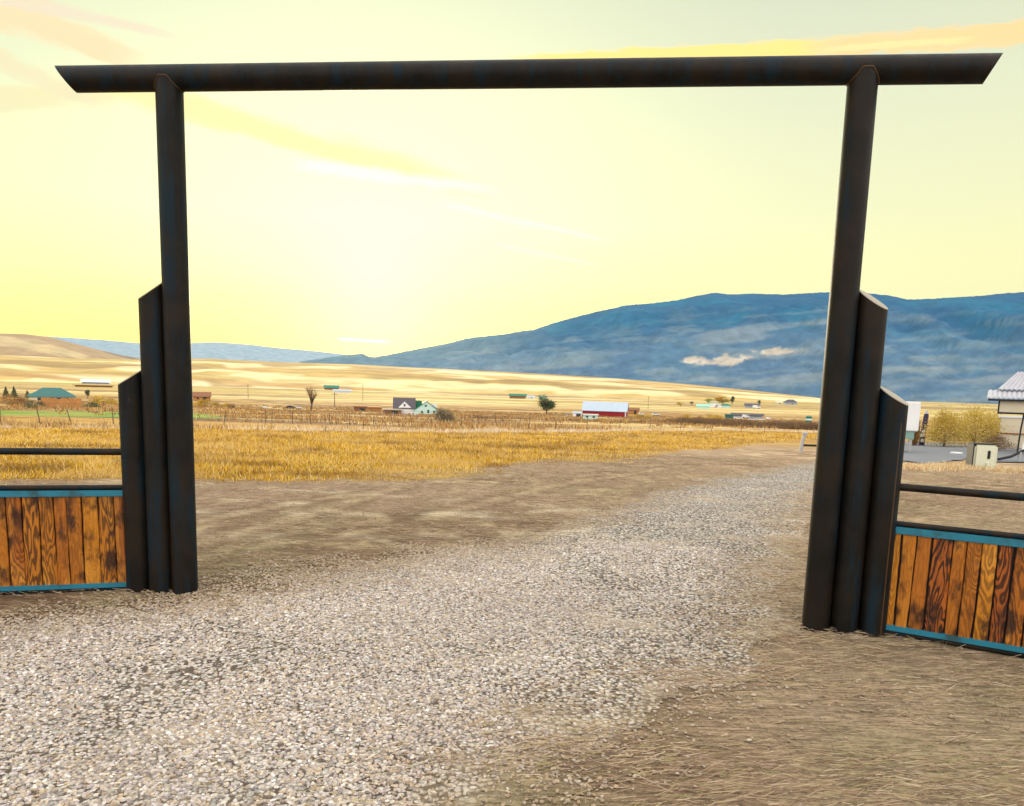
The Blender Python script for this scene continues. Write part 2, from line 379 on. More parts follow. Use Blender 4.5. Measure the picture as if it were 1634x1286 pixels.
def ground_mat():
    m, b, p = new_mat('ground'); a = b.n('ShaderNodeAttribute', attribute_name='Col').outputs['Color']; tc = b.n('ShaderNodeTexCoord').outputs['Object']
    c, n1, n2, near = ground_chain(b, tc, a)
    b.put(p.inputs['Base Color'], c); p.inputs['Roughness'].default_value = .95; p.inputs['Specular IOR Level'].default_value = .1
    bp = b.n('ShaderNodeBump'); bp.inputs['Distance'].default_value = .05; b.put(bp.inputs['Height'], n1); b.put(bp.inputs['Strength'], near)
    bp2 = b.n('ShaderNodeBump'); bp2.inputs['Distance'].default_value = .02; b.put(bp2.inputs['Height'], n2); b.put(bp2.inputs['Normal'], bp.outputs[0]); b.put(bp2.inputs['Strength'], near)
    b.put(p.inputs['Normal'], bp2.outputs[0]); return m
M_ground = ground_mat()
kind(polar_sheet('ground', M_ground, .8, 14000, 1.0125, T, ground_color), 'structure')

def gravel_mat():
    m, b, p = new_mat('gravel'); tc = b.n('ShaderNodeTexCoord').outputs['Object']
    vc = b.vor(tc, 34.0, 'Color'); vd = b.vor(tc, 34.0, 'Distance'); lum = b.n('ShaderNodeSeparateColor'); b.put(lum.inputs[0], vc)
    c = b.ramp(lum.outputs[0], [(0, (.20, .17, .14)), (.3, (.40, .41, .36)), (.6, (.60, .54, .49)), (.85, (.66, .59, .48)), (1, (.78, .74, .68))])
    c = b.mix(b.sm(vd, .35, .65), c, (.11, .085, .065))  # gaps between stones darkened, their shade painted into the colour
    bl = b.noise(b.mapping(tc, (1, 1, 1)), 1.1, 5, .65); c = b.mix(b.sm(bl, .50, .70), c, (.44, .36, .26))
    big = b.noise(tc, .35, 3); c = b.mix(1.0, c, b.ramp(big, [(.3, .78), (.7, 1.02)]), 'MULTIPLY')
    at_ = b.n('ShaderNodeAttribute', attribute_name='Col'); gc, n1, n2, near = ground_chain(b, tc, at_.outputs['Color'])
    ed = b.n('ShaderNodeAttribute', attribute_name='Edge').outputs['Fac']; c = b.mix(ed, gc, c); inv = b.m('MULTIPLY', near, b.m('SUBTRACT', 1.0, ed))
    b.put(p.inputs['Base Color'], c); p.inputs['Roughness'].default_value = .9; p.inputs['Specular IOR Level'].default_value = .15
    b1 = b.n('ShaderNodeBump'); b1.inputs['Distance'].default_value = .05; b.put(b1.inputs['Height'], n1); b.put(b1.inputs['Strength'], inv)
    b2 = b.n('ShaderNodeBump'); b2.inputs['Distance'].default_value = .02; b.put(b2.inputs['Height'], n2); b.put(b2.inputs['Normal'], b1.outputs[0]); b.put(b2.inputs['Strength'], inv)
    bp = b.n('ShaderNodeBump'); bp.inputs['Distance'].default_value = .02; bp.invert = True; b.put(bp.inputs['Normal'], b2.outputs[0]); b.put(bp.inputs['Strength'], ed); b.put(bp.inputs['Height'], vd); b.put(p.inputs['Normal'], bp.outputs[0]); return m
def road_keep(x, y): return polydist(x, y, ROAD)+(fbm(x*1.6, y*1.6, 4)-.5)*.9 > 0
FAN = np.linspace(-60, 60, 900)
def stack_keep(poly, amp): return lambda x, y: polydist(x, y, poly)+(fbm(x*1.6, y*1.6, 4)-.5)*amp > 0
M_gravel = gravel_mat()
kind(polar_sheet('gravel_road', M_gravel, .8, 60, 1.008, lambda x, y: T(x, y)+.003+.0003*np.hypot(x, y)+.004*sstep(polydist(x, y, ROAD), 0, 1), az=FAN, keep=road_keep, colf=lambda x, y: np.concatenate([ground_color(x, y), sstep(polydist(x, y, ROAD)+(fbm(x*1.2+9, y*1.2, 4)-.5)*1.1, -.25, .5)[..., None]], -1)), 'structure')
M_asphalt = simple('asphalt', (.16, .17, .19), .85, .2, 1.2, bump=.004)
kind(polar_sheet('parking_lot', M_asphalt, 20, 60, 1.006, lambda x, y: T(x, y)+.014+.0008*np.hypot(x, y), az=np.linspace(20, 50, 300), keep=stack_keep(LOT, .3)), 'structure')

# ------------------------------------------------------------------ hills and mountains
def profile(pts, rc):
    a = []; h = []
    for px, py in pts:
        v = ray(px, py); a.append(math.atan2(v.x, v.y)); h.append(EYE+v.z/math.hypot(v.x, v.y)*rc)
    return np.array(a), np.array(h)
def range_mesh(name, pts, r0, rc, r1, base, mat, colf, amp, nz, rough, az0=-60, az1=60, n_az=900, n_r=70, pw=1.0, crest_noise=0.0):
    pa, ph = profile(pts, rc)
    a = np.radians(np.linspace(az0, az1, n_az)); t = np.linspace(0, 1, n_r)
    rr = np.concatenate([r0+(rc-r0)*t, rc+(r1-rc)*np.linspace(0, 1, 12)[1:]]); A, R = np.meshgrid(a, rr)
    H = np.interp(A, pa, ph)
    X = R*np.sin(A); Y = R*np.cos(A)
    u = np.clip((R-r0)/(rc-r0), 0, 1); dn = np.clip((R-rc)/(r1-rc), 0, 1)
    s = u**pw*(1-dn)**1.3
    N = rough(X/nz, Y/nz)
    Z = base+(H-base)*s + (N-.5)*amp*np.clip((H-base)/650, .05, 1 if amp > 100 else 9)*(4*u*(1-u))**.7*(1-u**3)*(dn == 0)
    Z = Z+(fbm(A*400, R*0, 4)-.5)*crest_noise*u*(1-dn)
    n, m = X.shape; idx = np.arange(n*m).reshape(n, m)
    Q = np.stack([idx[:-1, :-1].ravel(), idx[1:, :-1].ravel(), idx[1:, 1:].ravel(), idx[:-1, 1:].ravel()], 1)
    V = np.stack([X.ravel(), Y.ravel(), Z.ravel()], 1)
    col = colf(X, Y, Z, u, A, R, N).reshape(-1, 3)
    return kind(npmesh(name, V, Q, mat, col, True), 'structure')
lerp = lambda a, b_, t: a*(1-t[..., None])+np.array(b_)*t[..., None]
def gold_col(X, Y, Z, u, A, R, N):
    C = np.zeros(X.shape+(3,)); C[:] = (.55, .37, .12)
    n = fbm(X/260, Y/500+u*9, 5)
    C = lerp(C, (.82, .66, .34), sstep(n, .49, .58)*.9); C = lerp(C, (.46, .27, .09), sstep(fbm(X/420+9, Y/600+u*6, 5), .50, .58)*.85)
    C = lerp(C, (.84, .70, .42), sstep(fbm(X/900+3, Y/260+X/1500, 4), .54, .60)*.7); C = lerp(C, (.42, .30, .08), sstep(fbm(X/1100+33, Y/200-X/1300, 4), .56, .62)*.7)
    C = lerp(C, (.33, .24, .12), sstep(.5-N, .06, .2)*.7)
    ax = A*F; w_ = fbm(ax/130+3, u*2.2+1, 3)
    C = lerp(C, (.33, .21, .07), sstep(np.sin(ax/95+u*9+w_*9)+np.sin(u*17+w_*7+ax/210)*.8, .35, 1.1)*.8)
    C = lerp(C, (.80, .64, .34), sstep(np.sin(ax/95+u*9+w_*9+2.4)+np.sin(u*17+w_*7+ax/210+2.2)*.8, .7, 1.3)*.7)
    C = lerp(C, (.44, .29, .08), sstep(u, .68, .95)*sstep(fbm(A*9, u*3, 3), .35, .60)*.8)
    return C
ridged = lambda x, y: 1-np.abs(2*fbm(x+.35*fbm(y, x, 3), y*.55, 4)-1)
M_hill = attr_mat('dry_hill_grass', .95, var=.28, vs=.012, coord='Object')
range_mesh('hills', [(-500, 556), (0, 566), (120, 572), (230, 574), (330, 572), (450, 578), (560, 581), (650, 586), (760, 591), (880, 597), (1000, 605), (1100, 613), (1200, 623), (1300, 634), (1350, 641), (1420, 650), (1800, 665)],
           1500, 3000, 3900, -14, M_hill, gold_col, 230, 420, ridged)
def brown_col(X, Y, Z, u, A, R, N):
    C = np.zeros(X.shape+(3,)); C[:] = (.40, .26, .12); C = lerp(C, (.56, .42, .20), sstep(fbm(X/250, Y/300, 5), .50, .62)*.8); return lerp(C, (.20, .14, .08), sstep(.5-N, .05, .2)*.8)
range_mesh('brown_hill', [(-500, 540), (-150, 533), (0, 532), (40, 533), (80, 538), (110, 546), (150, 556), (190, 566), (230, 573), (300, 590), (500, 640)],
           3200, 4300, 5200, -14, M_hill, brown_col, 60, 420, ridged, -60, 0, 400)
def mount_col(X, Y, Z, u, A, R, N):
    C = np.zeros(X.shape+(3,)); C[:] = (.020, .078, .160)  # dark forest with the blue of the haze put into its colour
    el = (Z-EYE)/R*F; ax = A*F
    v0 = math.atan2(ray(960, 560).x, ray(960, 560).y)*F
    n = fbm(X/350, Y/500, 5); C = lerp(C, (.016, .12, .20), sstep(n, .46, .62)*.7); C = lerp(C, (.010, .055, .13), sstep(fbm(X/260+8, Y/420+el/14, 4), .48, .66)*.6); C = lerp(C, (.22, .26, .24), sstep(ax, v0, v0-260)*.55)  # forest tones; left shoulder paled, haze towards the sun painted in
    low = sstep(u, .55, .15); C = lerp(C, (.12, .18, .25), low*.6)  # paler towards the foot, haze painted into the colour
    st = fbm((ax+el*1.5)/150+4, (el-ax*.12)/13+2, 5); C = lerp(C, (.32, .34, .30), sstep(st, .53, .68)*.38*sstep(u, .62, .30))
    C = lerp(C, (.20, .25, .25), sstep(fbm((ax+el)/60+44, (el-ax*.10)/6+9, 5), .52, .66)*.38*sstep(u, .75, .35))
    for px, py, w, h in ((1105, 574, 22, 5), (1165, 573, 34, 9), (1235, 561, 44, 5), (1130, 580, 20, 3), (1480, 572, 60, 4), (1430, 588, 60, 4), (1500, 590, 70, 6), (1060, 592, 50, 6)):   # bare slopes between the forests
        v = ray(px, py); a0 = math.atan2(v.x, v.y); s0 = v.z/math.hypot(v.x, v.y)
        q = ((A-a0)*F/w)**2+((el-s0*F)/h-(A-a0)*F/w*.5)**2 + (fbm(ax/16, el/6, 4)-.5)*2.6
        C = lerp(C, (.56, .46, .33) if py < 583 and px < 1300 else (.24, .28, .26), sstep(q, 1.0, .2)*(.85 if py < 583 and px < 1300 else .45))
    return C
M_mount = attr_mat('hazy_forested_slopes', .95, var=.32, vs=.012, coord='Object')
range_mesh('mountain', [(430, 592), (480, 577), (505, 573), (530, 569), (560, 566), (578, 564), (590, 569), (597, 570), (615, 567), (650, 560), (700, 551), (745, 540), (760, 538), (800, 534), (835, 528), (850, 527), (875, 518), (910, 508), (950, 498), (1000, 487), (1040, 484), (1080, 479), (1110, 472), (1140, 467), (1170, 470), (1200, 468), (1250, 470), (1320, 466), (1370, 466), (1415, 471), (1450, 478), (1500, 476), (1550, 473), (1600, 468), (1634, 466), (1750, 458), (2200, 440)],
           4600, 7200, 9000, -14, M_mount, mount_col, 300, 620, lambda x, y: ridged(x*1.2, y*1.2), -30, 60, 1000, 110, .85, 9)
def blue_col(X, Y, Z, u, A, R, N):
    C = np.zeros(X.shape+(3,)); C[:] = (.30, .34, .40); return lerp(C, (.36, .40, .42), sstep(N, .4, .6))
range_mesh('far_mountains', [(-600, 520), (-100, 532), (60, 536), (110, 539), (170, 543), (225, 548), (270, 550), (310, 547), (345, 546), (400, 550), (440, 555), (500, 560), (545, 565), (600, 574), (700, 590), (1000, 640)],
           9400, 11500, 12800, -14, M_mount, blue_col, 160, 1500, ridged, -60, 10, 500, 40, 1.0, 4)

# ------------------------------------------------------------------ loose stones on the drive
def ico():
    t = (1+5**.5)/2; v = np.array([(-1, t, 0), (1, t, 0), (-1, -t, 0), (1, -t, 0), (0, -1, t), (0, 1, t), (0, -1, -t), (0, 1, -t), (t, 0, -1), (t, 0, 1), (-t, 0, -1), (-t, 0, 1)], float)
    f = np.array([(0, 11, 5), (0, 5, 1), (0, 1, 7), (0, 7, 10), (0, 10, 11), (1, 5, 9), (5, 11, 4), (11, 10, 2), (10, 7, 6), (7, 1, 8), (3, 9, 4), (3, 4, 2), (3, 2, 6), (3, 6, 8), (3, 8, 9), (4, 9, 5), (2, 4, 11), (6, 2, 10), (8, 6, 7), (9, 8, 1)])
    return v/np.linalg.norm(v[0]), f
IV, IF = ico()
def scatter_xy(n, r0, r1, a0=-42, a1=42, power=1.0):
    r = (r0**power+(r1**power-r0**power)*rng.random(n))**(1/power); a = np.radians(a0+(a1-a0)*rng.random(n)); return r*np.sin(a), r*np.cos(a)
TRACKS = [[P2(*q) for q in t_] for t_ in (((1290, 752), (1150, 792), (1010, 845), (850, 925), (620, 1060), (300, 1290)), ((1290, 788), (1180, 832), (1110, 880), (1020, 970), (900, 1110), (760, 1290)))]
def track_mask(x, y, w=.26):
    d = np.full(np.shape(x), 1e9)
    for t_ in TRACKS:
        for (x1, y1), (x2, y2) in zip(t_, t_[1:]):
            q = np.clip(((x-x1)*(x2-x1)+(y-y1)*(y2-y1))/((x2-x1)**2+(y2-y1)**2), 0, 1); d = np.minimum(d, np.hypot(x-x1-q*(x2-x1), y-y1-q*(y2-y1)))
    return np.exp(-((d+(fbm(x*.9, y*.9, 3)-.5)*.3)/w)**2)
def stones(name, x, y, size, pal, mat=M_stone):
    n = len(x); s = size[:, None]*np.stack([rng.uniform(.75, 1.35, n), rng.uniform(.6, 1.0, n), rng.uniform(.38, .7, n)], 1)
    V = IV[None]*(1+rng.uniform(-.22, .22, (n, 12, 1)))*s[:, None]
    a = rng.random(n)*6.283; tl = rng.normal(0, .35, n); ca, sa, ct, st = np.cos(a)[:, None], np.sin(a)[:, None], np.cos(tl)[:, None], np.sin(tl)[:, None]
    X, Y, Z = V[..., 0], V[..., 1], V[..., 2]; Y, Z = Y*ct-Z*st, Y*st+Z*ct; X, Y = X*ca-Y*sa, X*sa+Y*ca
    z = T(x, y)+.008; P = np.stack([X+x[:, None], Y+y[:, None], Z+(z-.004+size*rng.uniform(.1, .55, n))[:, None]], 2).reshape(-1, 3)
    Fc = (IF[None]+12*np.arange(n)[:, None, None]).reshape(-1, 3)
    c = pal[rng.integers(0, len(pal), n)]*rng.uniform(.75, 1.2, (n, 1)); tm = track_mask(x, y)[:, None]*sstep(y, 5, 9)[:, None]; c = c*(1+.16*tm)+np.array([.01, .013, .018])*tm; c = c*(.80+.34*fbm(x*.6+4, y*.6, 3))[:, None]; eg = sstep(polydist(x, y, ROAD), .9, -.2)[:, None]; c = c*(1-eg*.55)+np.array([.34, .24, .13])*eg*.5; c = np.repeat(np.clip(c, 0, .9), 12, 0)
    return npmesh(name, P, Fc, mat, c, False)
pal_g = np.array([.84, .83, .85])*np.array([(.50, .39, .26), (.40, .31, .22), (.56, .46, .34), (.46, .39, .31), (.52, .48, .43), (.60, .56, .50), (.42, .38, .34), (.68, .63, .54), (.55, .46, .36), (.34, .30, .27), (.50, .43, .42), (.60, .52, .38), (.72, .69, .64), (.26, .23, .21)])
x, y = scatter_xy(230000, 2.1, 27, -40, 42, 1.2)
x2, y2 = scatter_xy(210000, 2.1, 8.0, -40, 42, 1.8); x = np.concatenate([x, x2]); y = np.concatenate([y, y2]); d = polydist(x, y, ROAD)+(fbm(x*1.6, y*1.6, 4)-.5)*.9; bare = fbm(x*1.1, y*1.1+40, 4)
k = (rng.random(len(x)) < sstep(d, -.55, np.where(y < 9, np.clip(.45+2.0*sstep(x, -.6, .8), .45, 2.45), .45))*(1-.72*sstep(np.hypot(x, y), 11, 26))) & (rng.random(len(x)) > sstep(bare, .55, .75)*.7); x, y = x[k], y[k]
kind(stones('gravel', x, y, rng.uniform(.0045, .0125, len(x))*(1+.025*np.hypot(x, y)), pal_g), 'stuff', 'loose grey and tan gravel covering the driveway under the gate', 'gravel')
# scattered pebbles and clods on the bare dirt
x, y = scatter_xy(26000, 2.3, 26, -42, 42, 1.2); d = polydist(x, y, ROAD); df = polydist(x, y, FIELD)
k = (d < .1) & (df < .4) & (rng.random(len(x)) < .30+.5*(fbm(x, y+9, 3) > .55)); x, y = x[k], y[k]
kind(stones('pebbles', x, y, rng.uniform(.005, .014, len(x)), pal_g*.8), 'stuff', 'sparse pebbles and clods on the bare brown dirt', 'pebbles')

# ------------------------------------------------------------------ blades and straw
def blades(name, x, y, h, w, lean, pal, mat, per=10, spread=.05, z=None, patch=False):
    n = len(x); N = n*per; X = np.repeat(x, per)+rng.normal(0, spread, N); Y = np.repeat(y, per)+rng.normal(0, spread, N); H = np.repeat(h, per)*rng.uniform(.45, 1.15, N)
    Z = T(X, Y) if z is None else np.repeat(z, per); a = rng.random(N)*6.283; la = rng.random(N)*6.283; L = H*np.abs(rng.normal(0, lean, N)); Wd = np.broadcast_to(np.repeat(w, per) if np.ndim(w) else w, (N,))
    b0 = np.stack([X-np.cos(a)*Wd/2, Y-np.sin(a)*Wd/2, Z-.01], 1); b1 = np.stack([X+np.cos(a)*Wd/2, Y+np.sin(a)*Wd/2, Z-.01], 1)
    tp = np.stack([X+np.cos(la)*L, Y+np.sin(la)*L, Z+H], 1)
    P = np.stack([b0, b1, tp], 1).reshape(-1, 3); c0 = pal[rng.integers(0, len(pal), N)]*rng.uniform(.8, 1.15, (N, 1))
    if patch:
        q = sstep(fbm(X*.7+5, Y*1.1, 4), .50, .66)[:, None]; c0 = c0*(1-q*.9)+c0*np.array([.50, .44, .55])*q*.9; q = sstep(fbm(X*.5+65, Y*.9, 4), .52, .66)[:, None]; c0 = c0*(1-q)+(c0*.45+np.array([.40, .29, .12]))*q
    c = np.stack([c0, c0, c0], 1).reshape(-1, 3)
    return npmesh(name, P, np.arange(3*N).reshape(-1, 3), mat, np.clip(c, 0, .95), False)
pal_f = np.array([(.90, .74, .40), (.72, .45, .035), (.80, .54, .06), (.60, .34, .03), (.86, .64, .16), (.44, .22, .03), (.68, .42, .03), (.26, .14, .03), (.80, .58, .18)])
xs, ys = [], []
for n_, a_, b_ in ((15000, 10.5, 20), (19000, 20, 36), (17000, 36, 72)):
    x, y = scatter_xy(n_, a_, b_, -40, 42, 2.0); xs.append(x); ys.append(y)
x, y = np.concatenate(xs), np.concatenate(ys); d = polydist(x, y, FIELD)+(fbm(x*.35+3, y*.35, 4)-.5)*3.4+(fbm(x*1.7, y*1.7, 3)-.5)*1.6
k = rng.random(len(x)) < sstep(d, -.5, .8)*(.35+.65*sstep(fbm(x*.5+8, y*.5, 3), .35, .55)); x, y = x[k], y[k]; r = np.hypot(x, y)
h = rng.uniform(.05, .19, len(x))*(.45+1.1*fbm(x*.45, y*.45, 3))*(.6+.4*sstep(polydist(x, y, FIELD), 0, 2.5))
kind(blades('field_grass', x, y, h, .006+.0008*r, .85, pal_f, M_grass, 11, .09, patch=True), 'stuff', 'short golden dry stubble grass covering the field', 'grass')
# rough weeds and brush between the field and the farms
pal_w = 1.1*np.array([(.44, .20, .04), (.20, .10, .045), (.50, .28, .05), (.16, .09, .05), (.42, .27, .12), (.55, .40, .18), (.28, .15, .08), (.66, .52, .28), (.35, .28, .09), (.45, .24, .08), (.30, .17, .12)])
x, y = scatter_xy(16000, 34, 230, -42, 42, 1.3); d = polydist(x, y, FIELD); gd = polydist(x, y, GREEN)
k = (d < 0) & ((gd < -.5) | (rng.random(len(x)) < .25)) & (y > 30) & (fbm(x*.05+40, y*.25, 4) > .47); 
lot = (polydist(x, y, LOT) < -1) & (polydist(x, y, ROAD) < -1) & ~((x > 14) & (y < 60)); k &= lot; x, y = x[k], y[k]; r = np.hypot(x, y)
kind(blades('weeds', x, y, rng.uniform(.15, .5, len(x)), .012+.0008*r, .5, pal_w, M_grass, 11, .22), 'stuff', 'rough brown and rust coloured weeds beyond the golden field', 'weeds')
# pale bleached grass fringe along the back edge of the field
edge = FIELD[11:]; ex = []; ey = []
for (x1, y1), (x2, y2) in zip(edge, edge[1:]):
    m_ = int(math.hypot(x2-x1, y2-y1)*16); t = rng.random(m_); o_ = rng.normal(.3, .7, m_)+1.6*(fbm(x1+t*9, t*3, 2)-.5); ex.append(x1+(x2-x1)*t); ey.append(y1+(y2-y1)*t+o_)
x, y = np.concatenate(ex), np.concatenate(ey); k = fbm(x*.35, y*.35+4, 3) > .42; x, y = x[k], y[k]
kind(blades('bleached_grass', x, y, rng.uniform(.12, .34, len(x)), .03, .8, np.array([(.84, .72, .55), (.74, .62, .45), (.9, .82, .68), (.6, .42, .22)]), M_grass, 12, .14), 'stuff', 'pale bleached grass along the back edge of the golden field', 'grass')
# straw lying flat on the dirt
def straw(name, x, y, L, w, ang, pal):
    n = len(x); z = T(x, y)+.012+rng.random(n)*.015; dx, dy = np.cos(ang)*L/2, np.sin(ang)*L/2; nx, ny = -np.sin(ang)*w/2, np.cos(ang)*w/2; tz = rng.normal(0, .08, n)*L
    P = np.stack([np.stack([x-dx-nx, y-dy-ny, z-tz], 1), np.stack([x+dx-nx, y+dy-ny, z+tz], 1), np.stack([x+dx+nx, y+dy+ny, z+tz+.002], 1), np.stack([x-dx+nx, y-dy+ny, z-tz+.002], 1)], 1).reshape(-1, 3)
    c = np.repeat(pal[rng.integers(0, len(pal), n)]*rng.uniform(.75, 1.2, (n, 1)), 4, 0); return npmesh(name, P, np.arange(4*n).reshape(-1, 4), M_grass, np.clip(c, 0, .95))
pal_s = np.array([1.05, 1.08, 1.25])*np.array([(.46, .34, .20), (.50, .38, .20), (.36, .25, .14), (.42, .31, .19), (.38, .28, .16), (.58, .47, .29), (.22, .15, .09), (.46, .34, .20), (.34, .30, .12), (.24, .15, .08), (.16, .11, .07), (.50, .38, .25)])
x, y = scatter_xy(300000, 2.2, 24, -42, 42, 1.45); d = polydist(x, y, ROAD); df = polydist(x, y, FIELD)
nn = fbm(x*.9+3, y*2.6, 4); k = (d < 1.1) & (rng.random(len(x)) < sstep(d, 1.1, -.1)) & (df < .6) & (rng.random(len(x)) < np.where(x > 0, .9, .5)*(.12+.88*sstep(nn, .36, .62))*np.where(y < 7, 1.0, .8)); x, y = x[k], y[k]
g_ = fbm(x*.4, y*.4, 2)
kind(straw('straw', x, y, rng.uniform(.03, .12, len(x)), rng.uniform(.0008, .0020, len(x))*(1+.08*np.hypot(x, y)), rng.normal(-.12, .22, len(x))+(g_-.5)*1.2, pal_s), 'stuff', 'flattened dry straw lying in streaks over the dirt', 'straw')
x, y = scatter_xy(2600, 2.5, 16, -42, 42, 1.4); d = polydist(x, y, ROAD); k = (d < .3) & (fbm(x*.8, y*.8+70, 3) > .55); x, y = x[k], y[k]
kind(blades('grass_tufts', x, y, rng.uniform(.02, .06, len(x)), .004, .8, pal_s, M_grass, 10, .03), 'stuff', 'small dry grass tufts at the edge of the gravel', 'grass')

# ------------------------------------------------------------------ the gate
def steel_mat(name='weathered_steel', dark=1.0):
    m, b, p = new_mat(name); tc = b.n('ShaderNodeTexCoord').outputs['Object']
    n1 = b.noise(tc, 3.0, 5, .6); n2 = b.noise(b.mapping(tc, (5, 5, .5)), 2.2, 5, .65); n3 = b.noise(tc, 60, 3, .6)
    c = b.mix(b.sm(n1, .35, .65), (.0045*dark, .0045*dark, .004*dark), (.015*dark, .010*dark, .0055*dark))
    c = b.mix(b.sm(n2, .48, .66), c, (.003, .014, .023)); c = b.mix(b.sm(b.noise(tc, 2.1, 5, .7), .64, .74), c, (.075, .026, .008))
    c = b.mix(b.m('MULTIPLY', b.sm(n3, .5, .8), .5), c, (.014, .010, .007))
    b.put(p.inputs['Base Color'], c); b.put(p.inputs['Roughness'], b.ramp(n2, [(.3, .42), (.7, .62)])); p.inputs['Specular IOR Level'].default_value = .17
    bp = b.n('ShaderNodeBump'); bp.inputs['Distance'].default_value = .0015; b.put(bp.inputs['Height'], n3); b.put(p.inputs['Normal'], bp.outputs[0]); return m
M_steel = steel_mat()
M_cut = simple('cut_plate', (.34, .30, .24), .55, .2, 8, spec=.5)
M_rail = steel_mat('rusty_rail', 1.5)
M_weld = simple('weld_seam', (.070, .036, .012), .6, .5, 12, spec=.2)
PR = .0925
GL = Vector((-2.5094, 5.5645, 0)); GR = Vector((2.1947, 5.1093, 0)); gdir = (GR-GL).normalized(); HB = 3.66
gate = thing('entrance_gate', 'tall dark steel pipe ranch gate with crossbeam spanning the gravel drive', 'gate', ((GL+GR)/2))
gi = Matrix.Translation(-((GL+GR)/2))
def cut(bm_pts, base, hi, lo, R, over=0.0, lean=0.0, seg=48):
    """points of a pipe end cut by the plane through hi and lo that leans away from the drive"""
    c = (hi+lo)/2; v = c-Vector((0, 0, EYE)); d = (hi-lo); d2 = Vector((d.x, d.y, 0)); L2 = d2.length_squared
    g1 = d2*(d.z/L2); nrm = Vector((-d2.y, d2.x, 0)).normalized(); nrm = nrm if nrm.y > 0 else -nrm
    k = (v.z-g1.dot(v))/nrm.dot(v)+lean                # the slope across, so that the cut is seen nearly edge-on from the drive
    for q in range(seg):
        t = 2*math.pi*q/seg; o = Vector((math.cos(t), math.sin(t), 0))*R; w = base+o; r = w-c; yield Vector((w.x, w.y, c.z+g1.dot(r)+nrm.dot(r)*k+over))
def pipe_v(bm, base, top, R=PR, seg=48, z0=-.15):
    lo = [bm.verts.new(base+Vector((math.cos(2*math.pi*k/seg), math.sin(2*math.pi*k/seg), 0))*R+Vector((0, 0, z0))) for k in range(seg)]; hi = [bm.verts.new(p) for p in top]
    for k in range(seg): bm.faces.new((lo[k], lo[(k+1) % seg], hi[(k+1) % seg], hi[k]))
    bm.faces.new(hi); bm.faces.new(lo[::-1])
SP = .186
posts = {}
for side, G, sgn in (('l', GL, -1), ('r', GR, 1)):
    out = gdir*sgn; inw = -out
    tops = {'l': ((265, 450), (222, 475), (226, 590), (187, 612)), 'r': ((1368, 466), (1411, 492), (1400, 620), (1437, 645))}[side]
    bm = bmesh.new(); pipe_v(bm, G, [G+Vector((math.cos(2*math.pi*k/48)*PR, math.sin(2*math.pi*k/48)*PR, HB+.09)) for k in range(48)]); o = obj('tall_post', bm, M_steel, gate, True); o.data.transform(gi)
    wb = bmesh.new(); cz_ = HB+.087-.004; P_ = []
    for k in range(41):
        tt = 2*math.pi*k/40; yb = math.sin(tt)*PR; P_.append(G+gdir*math.cos(tt)*(PR+.003)+Vector((-gdir.y, gdir.x, 0))*yb*.99+Vector((0, 0, cz_-math.sqrt(max(0, .087**2-min(abs(yb), .086)**2)))))
    tube(wb, P_, .006, 6); q = obj('weld_bead', wb, M_weld, gate, True); q.data.transform(gi)
    for j, (nm, hp, lp) in enumerate((('middle_post', tops[0], tops[1]), ('short_post', tops[2], tops[3]))):
        c = G+out*SP*(j+1)+Vector((0, -.012*(j+1) if side == 'r' else 0, 0))
        zh = z_over((c+inw*PR).x, (c+inw*PR).y, *hp); zl = z_over((c+out*PR).x, (c+out*PR).y, *lp); posts[side+nm] = (c, zh, zl)
        bm = bmesh.new(); PH = c+inw*PR; PH.z = zh; PL = c+out*PR; PL.z = zl; lean = .0 if side == 'l' else .16; pipe_v(bm, c, list(cut(None, c, PH, PL, PR, 0, lean))); o = obj(nm, bm, M_steel, gate, True); o.data.transform(gi)
        if side == 'r' and nm == 'short_post':
            sm_ = bmesh.new(); o_ = Vector((.25, -1, 0)).normalized()*(PR-.003); tube(sm_, [c+o_+Vector((0, 0, .02)), c+o_+Vector((0, 0, zl-.12))], .0055, 8); q = obj('weld_seam', sm_, M_weld, o, True); q.data.transform(gi)
        bm = bmesh.new(); hi = list(cut(None, c, PH, PL, PR*1.01, 0, lean))
        a_ = [bm.verts.new(p+Vector((0, 0, .001))) for p in hi]; c_ = [bm.verts.new(p+Vector((0, 0, .007))) for p in hi]; bm.faces.new(a_[::-1]); bm.faces.new(c_)
        for k in range(48): bm.faces.new((a_[k], a_[(k+1) % 48], c_[(k+1) % 48], c_[k]))
        q = obj('cap_plate', bm, M_cut, o); q.data.transform(gi)
# the gusset strips closing the gaps between pipes
    for j in (0, 1):
        c = G+out*SP*(j+.5)+Vector((0, .035, 0)); zt = posts[side+('middle_post', 'short_post')[j]][1]-.06
        bm = bmesh.new(); tube(bm, [c+Vector((0, 0, 0)), c+Vector((0, 0, zt))], .03, 8); q = obj('filler_strip', bm, M_steel, gate, True); q.data.transform(gi)
